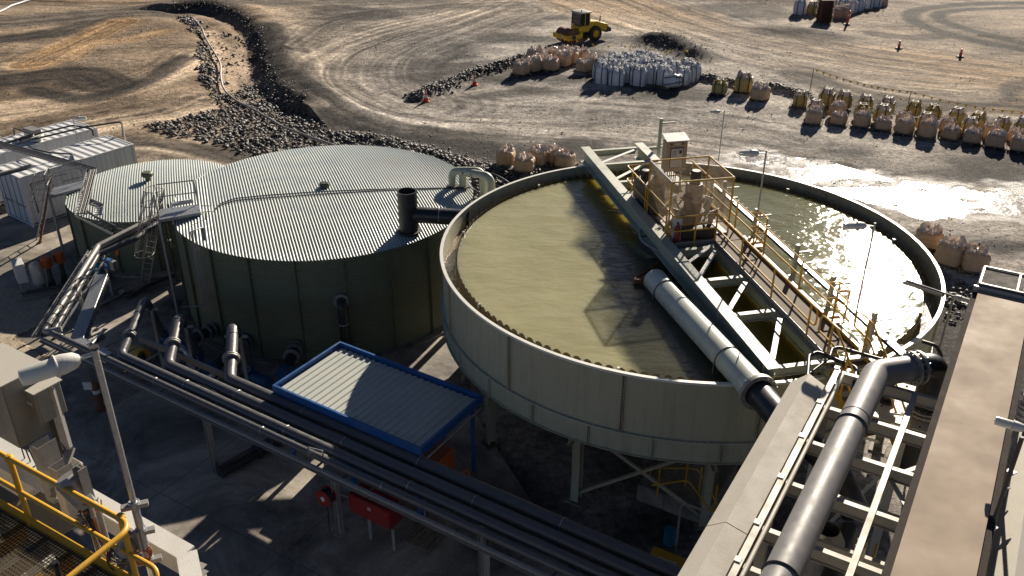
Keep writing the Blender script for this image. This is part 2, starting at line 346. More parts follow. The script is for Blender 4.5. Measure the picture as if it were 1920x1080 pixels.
def albedo(x,y):
    n=x.size; c=np.zeros((n,3)); A=np.array
    f=fbm(x/6+3,y/3.2,5,21); g=fbm(x/22,y/14,3,31); s=fbm(x/1.1,y/.5,4,41)
    pale=A((.43,.37,.305)); mid=A((.25,.22,.19)); dk=A((.115,.105,.097)); org=A((.36,.265,.175))
    t=np.clip((f-.42)/.22,0,1)[:,None]; c[:]=mid*(1-t)+pale*t
    t=np.clip((.47-f)/.12,0,1)[:,None]*.8; c=c*(1-t)+dk*t
    # the cut earth at the left is more ochre
    k=np.clip((-x*1.0-14-(y-50)*.04)/9,0,1)*np.clip((y-36)/8,0,1); k=(k*(.45+.55*g))[:,None]; c=c*(1-k)+(org*(.62+.75*f[:,None]))*k
    k=np.clip((x-18)/16,0,1)*np.clip((y-62)/10,0,1)*.6; k=k[:,None]; c=c*(1-k)+(A((.345,.26,.18))*(.72+.5*f[:,None]))*k
    for i,(px,w,col,am,st) in enumerate(TRACKS):
        m,d,so,al=line_d(x,y,smooth_line(px),w*1.3)
        if not len(m): continue
        wob=(vn(al/5,so*0+i,60)-.5)*w*.4; e=1-np.clip((np.abs(so+wob)-w*.45)/(w*.55),0,1)
        e*=.7+.3*np.clip(fbm(al/7,so/1.2,3,70+i)*2-.35,0,1)
        k=np.clip(e*am*1.2,0,.95)[:,None]; base=A(col)[None]
        band=vn(so/.22+fbm(al/9,so*0,2,11)*3,al/22,80+i)*.6+vn(so/.6,al/14,90+i)*.4
        cc=base*(1+(band[:,None]-.5)*1.7*st)
        c[m]=c[m]*(1-k)+cc*k
    m,d,so,al=line_d(x,y,bank,3.2); k=(np.clip(1-np.abs(so-.2)/1.3,0,1)*.8)[:,None]; c[m]=c[m]*(1-k)+A((.10,.09,.08))*k
    m,d,so,al=line_d(x,y,mound1,3.4); k=(np.clip(1.5-d/2.2,0,1)*.85)[:,None]; c[m]=c[m]*(1-k)+A((.085,.08,.078))*k
    m,d,so,al=line_d(x,y,mound2,3.2); k=(np.clip(1.5-d/2.2,0,1)*.6)[:,None]; c[m]=c[m]*(1-k)+A((.12,.105,.095))*k
    # grey the middle yard, then pairs of wheel lines that follow the traffic
    lum=c.mean(1,keepdims=True); gk=(np.clip((x+16)/8,0,1)*np.clip((34-x)/14,0,1)*np.clip((92-y)/14,0,1)*.55)[:,None]; c=c*(1-gk)+(np.maximum(lum,.10)*1.22*A((1.05,1.0,.94)))*gk
    rg=np.random.default_rng(11)
    for i,(px,w,col,am,st) in enumerate(TRACKS):
        if w<2.0: continue
        m,d,so,al=line_d(x,y,smooth_line(px),w*1.5)
        if not len(m): continue
        for j in range(int(3+w*1.3)):
            off=rg.uniform(-w*1.1,w*1.1); g_=rg.choice([.62,.72,1.22,1.32,.6]); wd=rg.uniform(.16,.32); sw=rg.uniform(.3,1.2)
            for pair in(0,1.9):
                o_=off+pair+np.interp(al,np.linspace(0,80,9),rg.uniform(-sw,sw,9)); k=np.exp(-((so-o_)/wd)**2)*np.clip(vn(al/6,so*0+j,200+i*9+j)*2.2-.5,0,1)
                k*=.75+.25*np.sign(np.sin(al/.28))*(np.hypot(x[m],y[m])<70)
                c[m]*=(1+(g_-1)*k)[:,None]
    c*=(.70+.60*s)[:,None]
    l=c.mean(1,keepdims=True); c=c*(l/.25)**.55*.80
    return c
def make_ground():
    th=np.concatenate([np.radians(np.linspace(-180,-50,40,endpoint=False)),np.radians(np.linspace(-50,-36,60,endpoint=False)),
        np.radians(np.linspace(-36,42,900,endpoint=False)),np.radians(np.linspace(42,56,60,endpoint=False)),np.radians(np.linspace(56,180,40,endpoint=False))])
    r=np.concatenate([np.geomspace(2,24,60,endpoint=False),np.geomspace(24,130,760,endpoint=False),np.geomspace(130,4500,70)])
    T,Rr=np.meshgrid(th,r,indexing='ij'); x=(np.sin(T)*Rr).ravel(); y=(np.cos(T)*Rr).ravel()
    z=height(x,y); c=albedo(x,y)
    under=inpoly(x,y,SLAB)&~inpoly(x,y,DIRT); z[under]=-.14
    d=inpoly(x,y,DIRT); c[d]=np.array((.34,.28,.20))[None]*(.6+.8*fbm(x[d]*1.5,y[d]*1.5,4,3))[:,None]; z[d]=.0+.05*fbm(x[d]*3,y[d]*3,3,8)
    # wetness round the puddle
    w=np.zeros(x.size); m,dd,so,al=line_d(x,y,poolc,9); w[m]=np.clip(1.0-dd/2.8+(fbm(x[m]/1.2,y[m]/.8,4,77)-.5)*1.8,0,1)
    nt_,nr=len(th),len(r); idx=np.arange(nt_*nr).reshape(nt_,nr); a=idx; b=np.roll(idx,-1,axis=0)
    q=np.stack([a[:,:-1],a[:,1:],b[:,1:],b[:,:-1]],-1).reshape(-1,4)
    me=bpy.data.meshes.new('ground'); nv=x.size
    x=np.append(x,0);y=np.append(y,0);z=np.append(z,-.1);c=np.vstack([c,[[.3,.25,.2]]]);w=np.append(w,0)
    tri=np.stack([idx[:,0],b[:,0],np.full(nt_,nv)],-1)
    me.vertices.add(nv+1); me.vertices.foreach_set('co',np.stack([x,y,z],1).ravel())
    li=np.concatenate([q.ravel(),tri.ravel()]); me.loops.add(len(li)); me.loops.foreach_set('vertex_index',li.astype(np.int32))
    nf=len(q)+len(tri); me.polygons.add(nf)
    st=np.concatenate([np.arange(len(q))*4,len(q)*4+np.arange(len(tri))*3]).astype(np.int32); me.polygons.foreach_set('loop_start',st)
    me.update(calc_edges=True); me.polygons.foreach_set('use_smooth',[True]*nf)
    ca=me.color_attributes.new('Col','FLOAT_COLOR','POINT'); ca.data.foreach_set('color',np.hstack([c,w[:,None]]).astype(np.float32).ravel())
    m,t,bs=nodes('earth'); L=t.links
    at=N(t,'ShaderNodeAttribute',attribute_name='Col'); tc=N(t,'ShaderNodeTexCoord')
    n1=N(t,'ShaderNodeTexNoise',ins={'Scale':3.4,'Detail':12,'Roughness':.8}); n2=N(t,'ShaderNodeTexNoise',ins={'Scale':.33,'Detail':7,'Roughness':.6}); n3=N(t,'ShaderNodeTexVoronoi',ins={'Scale':5.5})
    for n in(n1,n2,n3): L.new(tc.outputs['Object'],n.inputs['Vector'])
    mr=N(t,'ShaderNodeMapRange',ins={1:.36,2:.66,3:.30,4:1.65}); L.new(n1.outputs[0],mr.inputs[0])
    mx=N(t,'ShaderNodeMix',data_type='RGBA',blend_type='MULTIPLY'); mx.inputs[0].default_value=1; L.new(at.outputs['Color'],mx.inputs[6]); L.new(mr.outputs[0],mx.inputs[7])
    mr2=N(t,'ShaderNodeMapRange',ins={1:.35,2:.68,3:.82,4:1.16}); L.new(n2.outputs[0],mr2.inputs[0])
    mx2=N(t,'ShaderNodeMix',data_type='RGBA',blend_type='MULTIPLY'); mx2.inputs[0].default_value=1; L.new(mx.outputs[2],mx2.inputs[6]); L.new(mr2.outputs[0],mx2.inputs[7])
    # pebbles
    mr4=N(t,'ShaderNodeMapRange',ins={1:.0,2:.22,3:1,4:0}); L.new(n3.outputs['Distance'],mr4.inputs[0])
    mk=N(t,'ShaderNodeMath',operation='MULTIPLY'); pk=N(t,'ShaderNodeMapRange',ins={1:.5,2:.62,3:0,4:.75}); L.new(n2.outputs[0],pk.inputs[0]); L.new(mr4.outputs[0],mk.inputs[0]); L.new(pk.outputs[0],mk.inputs[1])
    mx3=N(t,'ShaderNodeMix',data_type='RGBA'); L.new(mk.outputs[0],mx3.inputs[0]); L.new(mx2.outputs[2],mx3.inputs[6]); mx3.inputs[7].default_value=(.06,.055,.052,1)
    wm=N(t,'ShaderNodeMapRange',ins={1:0,2:.6,3:1,4:.42}); L.new(at.outputs['Alpha'],wm.inputs[0])
    mx4=N(t,'ShaderNodeMix',data_type='RGBA',blend_type='MULTIPLY'); mx4.inputs[0].default_value=1; L.new(mx3.outputs[2],mx4.inputs[6]); L.new(wm.outputs[0],mx4.inputs[7]); L.new(mx4.outputs[2],bs.inputs['Base Color'])
    rr=N(t,'ShaderNodeMapRange',ins={1:0,2:.8,3:.82,4:.26}); L.new(at.outputs['Alpha'],rr.inputs[0]); L.new(rr.outputs[0],bs.inputs['Roughness'])
    sp=N(t,'ShaderNodeMapRange',ins={1:0,2:.5,3:.08,4:.5}); L.new(at.outputs['Alpha'],sp.inputs[0]); L.new(sp.outputs[0],bs.inputs['Specular IOR Level'])
    ad=N(t,'ShaderNodeMath',operation='ADD'); L.new(n1.outputs[0],ad.inputs[0]); L.new(mk.outputs[0],ad.inputs[1])
    bp=N(t,'ShaderNodeBump',ins={'Strength':1.0,'Distance':.14}); L.new(ad.outputs[0],bp.inputs['Height']); L.new(bp.outputs[0],bs.inputs['Normal'])
    me.materials.append(m); o=bpy.data.objects.new('ground',me); COL.objects.link(o); setp(o,kind='structure')
make_ground()
# concrete yard (less the rough earth patch at the left)
slab=MB()
def clip_slab():
    bm=bmesh.new(); vs=[bm.verts.new((x,y,0)) for x,y in SLAB]; bm.faces.new(vs)
    me=bpy.data.meshes.new('tmp'); r=bmesh.ops.triangulate(bm,faces=bm.faces[:]); 
    bmesh.ops.subdivide_edges(bm,edges=bm.edges[:],cuts=3,use_grid_fill=True)
    bm.verts.ensure_lookup_table(); return bm
MB().prism(SLAB if sum((SLAB[i-1][0]*SLAB[i][1]-SLAB[i][0]*SLAB[i-1][1]) for i in range(len(SLAB)))>0 else SLAB[::-1],-.13,.0).build('concrete_yard',M['conc'],kind='structure',smooth=False)
dm=paint('loose_sandy_earth',(.40,.33,.24),.9,var=.35,dirt=(.2,.16,.11),dirt_amt=.7,scale=3,bump=.05,fine=14)
dg=MB(); dp=DIRT[:]
gx=np.arange(min(p[0] for p in dp),max(p[0] for p in dp),.16); gy=np.arange(max(8,min(p[1] for p in dp)),max(p[1] for p in dp),.16)
XX,YY=np.meshgrid(gx,gy,indexing='ij'); ins=inpoly(XX.ravel()+.08*vn(YY.ravel()*2,XX.ravel()),YY.ravel(),dp).reshape(XX.shape)
ZZ=.02+.07*fbm(XX*1.7,YY*1.7,4,4); vid=-np.ones(XX.shape,int)
for i in range(XX.shape[0]-1):
    for j in range(XX.shape[1]-1):
        if ins[i,j] and ins[i+1,j] and ins[i,j+1] and ins[i+1,j+1]:
            q=[]
            for a,b in((i,j),(i+1,j),(i+1,j+1),(i,j+1)):
                if vid[a,b]<0: vid[a,b]=len(dg.v); dg.v.append((XX[a,b],YY[a,b],ZZ[a,b]))
                q.append(vid[a,b])
            dg.f.append(tuple(q))
dg.build('earth_patch',dm,kind='structure')
# puddle
def watermat(name,base,rough,scale,dist,stretch=(1,1,1),rot=0,strength=.6,det=5):
    m,t,b=nodes(name); L=t.links; tc=N(t,'ShaderNodeTexCoord'); mp=N(t,'ShaderNodeMapping'); mp.inputs['Scale'].default_value=stretch; mp.inputs['Rotation'].default_value=(0,0,rot)
    L.new(tc.outputs['Object'],mp.inputs[0])
    n=N(t,'ShaderNodeTexNoise',ins={'Scale':scale,'Detail':det,'Roughness':.55}); n2=N(t,'ShaderNodeTexNoise',ins={'Scale':scale*.22,'Detail':3}); n3=N(t,'ShaderNodeTexNoise',ins={'Scale':.35,'Detail':4,'Distortion':.8})
    for k in(n,n2): L.new(mp.outputs[0],k.inputs['Vector'])
    L.new(tc.outputs['Object'],n3.inputs['Vector'])
    bp=N(t,'ShaderNodeBump',ins={'Strength':strength,'Distance':dist}); L.new(n.outputs[0],bp.inputs['Height'])
    bp2=N(t,'ShaderNodeBump',ins={'Strength':.7,'Distance':dist*2.5}); L.new(n2.outputs[0],bp2.inputs['Height']); L.new(bp.outputs[0],bp2.inputs['Normal']); L.new(bp2.outputs[0],b.inputs['Normal'])
    mx=N(t,'ShaderNodeMix',data_type='RGBA'); mx.inputs[6].default_value=(*base,1); mx.inputs[7].default_value=(*[c*.78 for c in base],1)
    mr=N(t,'ShaderNodeMapRange',ins={1:.4,2:.62}); L.new(n3.outputs[0],mr.inputs[0]); L.new(mr.outputs[0],mx.inputs[0]); L.new(mx.outputs[2],b.inputs['Base Color'])
    b.inputs['Roughness'].default_value=rough; b.inputs['IOR'].default_value=1.33; return m
pm=watermat('muddy_water',(.14,.115,.095),.19,5,.02,strength=.5)
pp=MB(); c0=POOL.mean(0); big=[tuple(c0+(p-c0)*1.12) for p in POOL]
if sum((big[i-1][0]*big[i][1]-big[i][0]*big[i-1][1]) for i in range(len(big)))<0: big=big[::-1]
pp.v=[(x,y,-.055) for x,y in big]; pp.f=[tuple(range(len(big)))]
pp.build('puddle',pm,kind='structure',smooth=False)
# ---------------- loose rock ----------------
def rocks():
    rng=np.random.default_rng(5)
    areas=[([(330,26),(352,24),(372,34),(400,50),(430,58),(452,66),(470,95),(476,128),(500,160),(560,205),(640,245),(760,275),(870,300),(945,330),(1005,326),(1010,345),(960,400),(880,400),(860,340),(700,310),(480,292),(400,268),(330,252),(268,240),(330,226),(415,203),(392,178),(372,128),(378,72)],34,.10,.32),
      ([(1760,515),(1862,540),(1850,620),(1765,600)],34,.10,.28),([(860,300),(960,312),(1010,318),(1000,352),(930,372),(880,345)],18,.08,.26)]
    P0=[];Sz=[]
    for poly,dens,s0,s1 in areas:
        w=PA(poly); lo=w.min(0);hi=w.max(0); n=int((hi-lo).prod()*dens); x=rng.uniform(lo[0],hi[0],n); y=rng.uniform(lo[1],hi[1],n)
        k=inpoly(x+(vn(x,y,7)-.5)*.9,y+(vn(x,y,8)-.5)*.9,w); k&=~(np.hypot(x+7.56,y-33.9)<6.1); k&=~(np.hypot(x-5.67,y-27.07)<7.6)
        bare=np.zeros(n,bool)
        for pl,ww in(([(388,45),(405,75),(425,110),(430,160)],1.0),([(415,70),(455,105),(448,140)],1.4)):
            m,d,so,al=line_d(x,y,smooth_line(pl),ww); bare[m]=rng.random(len(m))<.93
        k&=~bare; P0.append(np.stack([x[k],y[k]],1)); Sz.append(rng.uniform(0,1,k.sum())**3.2*(s1*1.35-s0)+s0)
    for line,w,n,s1 in((berm1,.9,1500,.34),(berm2,.55,800,.28),(berm3,1.0,1500,.3),(bank,1.0,500,.3),(mound1,3.5,250,.2)):
        seg=rng.integers(0,len(line)-1,n); t=rng.random(n)[:,None]; q=line[seg]*(1-t)+line[seg+1]*t+rng.normal(0,w*.5,(n,2)); P0.append(q); Sz.append(rng.uniform(0,1,n)**2*(s1-.08)+.08)
    n=20000; a=np.radians(rng.uniform(-36,40,n)); r=rng.uniform(38,100,n); q=np.stack([np.sin(a)*r,np.cos(a)*r],1)
    k=(fbm(q[:,0]/5,q[:,1]/3,3,55)>.47)&~inpoly(q[:,0],q[:,1],SLAB); q=q[k]; P0.append(q); Sz.append(.03+.11*rng.uniform(0,1,len(q))**3)
    P0=np.vstack(P0);Sz=np.concatenate(Sz); n=len(Sz)
    g=(1+5**.5)/2; iv=np.array([(-1,g,0),(1,g,0),(-1,-g,0),(1,-g,0),(0,-1,g),(0,1,g),(0,-1,-g),(0,1,-g),(g,0,-1),(g,0,1),(-g,0,-1),(-g,0,1)],float)/1.9
    fc=np.array([(0,11,5),(0,5,1),(0,1,7),(0,7,10),(0,10,11),(1,5,9),(5,11,4),(11,10,2),(10,7,6),(7,1,8),(3,9,4),(3,4,2),(3,2,6),(3,6,8),(3,8,9),(4,9,5),(2,4,11),(6,2,10),(8,6,7),(9,8,1)])
    vv=iv[None]*rng.uniform(.55,1.25,(n,12,1))*rng.uniform(.6,1.2,(n,1,3)); vv[:,:,2]*=.7
    ang=rng.uniform(0,2*np.pi,n); ca,sa=np.cos(ang),np.sin(ang); x=vv[:,:,0]*ca[:,None]-vv[:,:,1]*sa[:,None]; y=vv[:,:,0]*sa[:,None]+vv[:,:,1]*ca[:,None]
    tl=rng.uniform(-.6,.6,n); z=vv[:,:,2]*np.cos(tl)[:,None]+x*np.sin(tl)[:,None]
    s=Sz[:,None]*.5; hz=height(P0[:,0].copy(),P0[:,1].copy())
    co=np.stack([x*s+P0[:,:1],y*s+P0[:,1:],z*s+hz[:,None]+s*.25+rng.uniform(0,.10,n)[:,None]*(Sz>.12)[:,None]],-1).reshape(-1,3)
    F=(fc[None]+12*np.arange(n)[:,None,None]).reshape(-1,3)
    me=bpy.data.meshes.new('loose_rock'); me.vertices.add(len(co)); me.vertices.foreach_set('co',co.ravel()); me.loops.add(F.size); me.loops.foreach_set('vertex_index',F.ravel().astype(np.int32))
    me.polygons.add(len(F)); me.polygons.foreach_set('loop_start',(np.arange(len(F))*3).astype(np.int32)); me.update(calc_edges=True)
    tone=rng.uniform(.55,1.5,n); colr=np.array([.105,.098,.093])[None]*tone[:,None]; colr[rng.random(n)<.10]*=1.9
    cc=np.repeat(np.hstack([colr,np.ones((n,1))]),12,0); at=me.color_attributes.new('Col','FLOAT_COLOR','POINT'); at.data.foreach_set('color',cc.astype(np.float32).ravel())
    m,t,b=nodes('rock'); a=N(t,'ShaderNodeAttribute',attribute_name='Col'); t.links.new(a.outputs['Color'],b.inputs['Base Color']); b.inputs['Roughness'].default_value=.6; b.inputs['Specular IOR Level'].default_value=.4
    me.materials.append(m); o=bpy.data.objects.new('loose_rock',me); COL.objects.link(o); setp(o,kind='stuff',label='loose dark quarry rock lying in a ditch and along low banks behind the tanks',cat='rock')
rocks()
# ---------------- corrugated storage tanks ----------------
def corr_roof(cx,cy,Rr,z0,crown,axis_az,pitch=.112,amp=.024):
    """round low-domed roof of corrugated sheet; ribs run along axis_az"""
    e=az(axis_az); r=V((e.y,-e.x,0)); mb=MB(); n=int(2*Rr/(pitch/4)); K=15; vs=[]
    for i in range(n+1):
        u=-Rr+2*Rr*i/n; u=max(-Rr+.001,min(Rr-.001,u)); ch=math.sqrt(Rr*Rr-u*u); zz=amp*math.sin(2*PI*u/pitch)
        for j in range(K):
            v=-ch+2*ch*j/(K-1); d2=(u*u+v*v)/(Rr*Rr)
            vs.append(V((cx,cy,z0+zz+crown*(1-d2)))+r*u+e*v)
    mb.grid(vs,n+1,K); return mb
def tank(name,label,cx,cy,Rr,H,crown,nrib,rib0,grp=None):
    t=thing(name,label,'tank',(cx,cy,0),grp)
    n=180; prof=[]; k=int(H/.0762*4)
    prof=[(Rr-.06+.012*math.sin(2*PI*i/4),.0762*i/4) for i in range(k+1)]
    MB().lathe(prof,(cx,cy,0),n).build('wall',M['green'],t,angle=80)
    corr_roof(cx,cy,Rr,H+.02,crown,-19.5).build('roof',M['roof'],t,angle=80)
    for i in range(nrib):
        a=R(rib0+360*i/nrib); p=V((cx+math.cos(a)*(Rr-.01),cy+math.sin(a)*(Rr-.01),0))
        MB().bar(p,p+V((0,0,H-.02)),.02,.10,up=(math.cos(a),math.sin(a),0)).build('stiffener',M['green'],t)
    MB().lathe([(Rr+.25,0),(Rr+.25,.1),(Rr-.1,.1)],(cx,cy,0),72).build('ring_footing',M['conc'],t)
    return t
T2=(-7.62,34.25,6.02,4.26); T1=(-16.6,39.1,3.83,2.55)
tank2=tank('storage_tank','largest dark green corrugated tank with a pale ribbed domed roof',*T2,.42,22,8)
tank1=tank('storage_tank','smaller round green corrugated tank with ribbed roof and a mushroom vent, beside the white containers',*T1,.28,14,4)
def rp(px,py,z): return P(px,py,z)
# roof fittings
def vent():
    c=rp(278,338,2.85); t=thing('roof_vent','dark green mushroom vent cap standing on the smaller tank roof','vent',c)
    MB().cyl(c-V((0,0,.15)),c+V((0,0,.25)),.13,20).build('neck',M['green'],t)
    MB().lathe([(0,.42),(.2,.41),(.26,.36),(.27,.24),(.2,.18),(.12,.18)],c,28).build('cap',M['green'],t)
vent()
def hatch():
    c=rp(608,347,4.78); t=thing('roof_hatch','small green roof hatch lying on the large domed tank roof','hatch',c)
    MB().box(c+V((0,0,0)),(.36,.3,.12),-19).build('frame',M['green'],t,bevel=.01); MB().box(c+V((0,0,.075)),(.3,.24,.03),-19).build('lid',M['dark'],t,bevel=.006)
    MB().tube(bend([c+V((-.1,0,.09)),c+V((-.1,0,.15)),c+V((.1,0,.15)),c+V((.1,0,.09))],.03),.012,6).build('handle',M['galv'],t)
hatch()
def rzt(x,y): return T2[3]+.02+.42*(1-((x-T2[0])**2+(y-T2[1])**2)/T2[2]**2)
for i,(nm,off,lab) in enumerate((('cable',0,'upper black cable looping across the large ribbed tank roof'),('cable',-.12,'lower black cable looping across the large ribbed tank roof'))):
    px=[(403,392+i*2),(412,382+i*3),(440,372+i*4),(500,366+i*5),(600,359+i*5),(700,355+i*3),(800,353+i*2),(852,352),(884,350+i)]
    pts=[]
    for a in px:
        q=P(a[0],a[1],4.6); q=P(a[0],a[1],rzt(q.x,q.y)+.03); pts.append(q)
    MB().tube(bend(pts,.4,3),.018,6).build(nm,M['black'],label=lab,cat='cable')
# wall outlet on the big tank
def outlet(px,py,z0,lab,ztop,ang):
    a=R(ang); n=V((math.cos(a),math.sin(a),0)); w=V((T2[0],T2[1],0))+n*(T2[2]-.05)
    t=thing('outlet_pipe',lab,'pipe',(w.x,w.y,0))
    MB().tube(bend([w+V((0,0,ztop)),w+n*.42+V((0,0,ztop)),w+n*.42+V((0,0,.2))],.28),.16,20).build('pipe',M['black'],t)
    MB().lathe([(.17,-.04),(.28,-.04),(.28,.04),(.17,.04)],w+n*.08+V((0,0,ztop)),28,axis=n).build('flange',M['galvd'],t)
    MB().torus(w+n*.42+V((0,0,ztop-.75)),.175,.02,24,8).build('clamp',M['galv'],t)
outlet(640,560,0,'black outlet pipe with a bolted flange turning down the front wall of the large tank',2.6,-76)
# horizontal flanged stubs near the base
def stub(px,py,ang,L,lab):
    a=R(ang); n=V((math.cos(a),math.sin(a),0)); w=V((T2[0],T2[1],.75))+n*(T2[2]-.05); t=thing('flanged_stub',lab,'pipe',(w.x,w.y,0))
    MB().cyl(w,w+n*L,.2,22).build('pipe',M['black'],t)
    for k in(.15,.38,.75):
        MB().lathe([(.2,-.03),(.31,-.03),(.31,.03),(.2,.03)],w+n*k,28,axis=n).build('flange',M['galvd'],t)
    for k in range(12):
        b=2*PI*k/12; o=V((-n.y,n.x,0))*(math.cos(b)*.27)+V((0,0,math.sin(b)*.27)); MB().cyl(w+n*.12+o,w+n*.42+o,.014,6).build('bolt',M['dark'],t)
    MB().cyl(w+n*L,w+n*(L+.3),.26,20).build('valve_body',M['bluev'],t); MB().box(w+n*(L*.6)+V((0,0,-.5)),(.12,.12,.5)).build('foot',M['galvd'],t)
stub(0,0,-93,1.6,'flanged black stub pipe low on the large tank, rightmost, near the blue shelter')
stub(0,0,-112,2.0,'flanged black stub pipe low on the large tank, between the second and third riser pipes')
stub(0,0,-128,1.3,'flanged black stub pipe low on the large tank, behind the middle riser pipe')
# ---------------- cooling mast standpipe & overflow ----------------
TC=V((5.67,27.07,0)); TR=8.0
def overflow():
    b=P(767,431,4.45); t=thing('overflow_pipe','black standpipe on the domed tank roof joined to the open tank rim','pipe',b)
    r=.36; top=b.z+1.55
    MB().lathe([(r,-.12),(r,1.55),(r-.05,1.55),(r-.05,.9)],b,36).build('standpipe',M['black'],t,angle=50)
    MB().cyl(V((b.x,b.y,b.z+.9)),V((b.x,b.y,b.z+.91)),r-.045,30).build('inner_disc',M['dark'],t)
    q=P(900,412,b.z+.45); d=V((q.x-b.x,q.y-b.y,0)).normalized()
    tt=TC+V((0,0,0)); a=V((b.x,b.y,b.z+.62)); L_=next(k*.05 for k in range(400) if ((a+d*k*.05)-TC).xy.length<TR+.02); e=a+d*L_; e.z=a.z-.1
    MB().cyl(a+d*.2,e,.30,32).build('pipe',M['black'],t)
    MB().torus(a+d*1.15,.305,.013,36,8,axis=d).build('weld_ring',M['galv'],t)
    MB().lathe([(r,0),(r+.10,0),(r+.10,.03),(r,.03)],b-V((0,0,.02)),30).build('roof_flange',M['dark'],t)
    t2=thing('pipe_cradle','grey steel channel cradle under the fat black pipe at the tank edge','cradle',a+d*2.6-V((0,0,.6)))
    c=a+d*2.3-V((0,0,.62)); MB().chan(c,c+d*2.4,.12,.3,.012,1).build('channel',M['galvd'],t2); MB().box(c+d*.3+V((0,0,.1)),(.5,.12,.12),90).build('saddle',M['galvd'],t2)
overflow()
def goose(px,py,lab,px2):
    b=P(px,py,4.4); f=P(*px2); f=V((f.x,f.y,4.0)); t=thing('gooseneck_pipe',lab,'pipe',b,'white gooseneck pipes onto the tank roof')
    top=b.z+.85
    pts=bend([b-V((0,0,.1)),V((b.x,b.y,top-.15)),V((f.x,f.y,top)),V((f.x,f.y,0))],.36,9)
    MB().tube(pts,.155,20).build('pipe',M['sage_l'],t)
    MB().lathe([(.16,0),(.24,0),(.24,.06),(.16,.06)],b,24).build('flange',M['dark'],t)
    d=V((f.x-b.x,f.y-b.y,0)).normalized(); m=b.lerp(V((f.x,f.y,b.z)),.38); m.z=top-.12
    MB().torus(m,.16,.014,24,6,axis=d+V((0,0,.08))).build('coupling',M['rust'],t)
goose(848,350,'rear white gooseneck pipe curving onto the large tank roof',(906,322,5.2))
goose(868,351,'front white gooseneck pipe curving onto the large tank roof',(921,333,5.2))
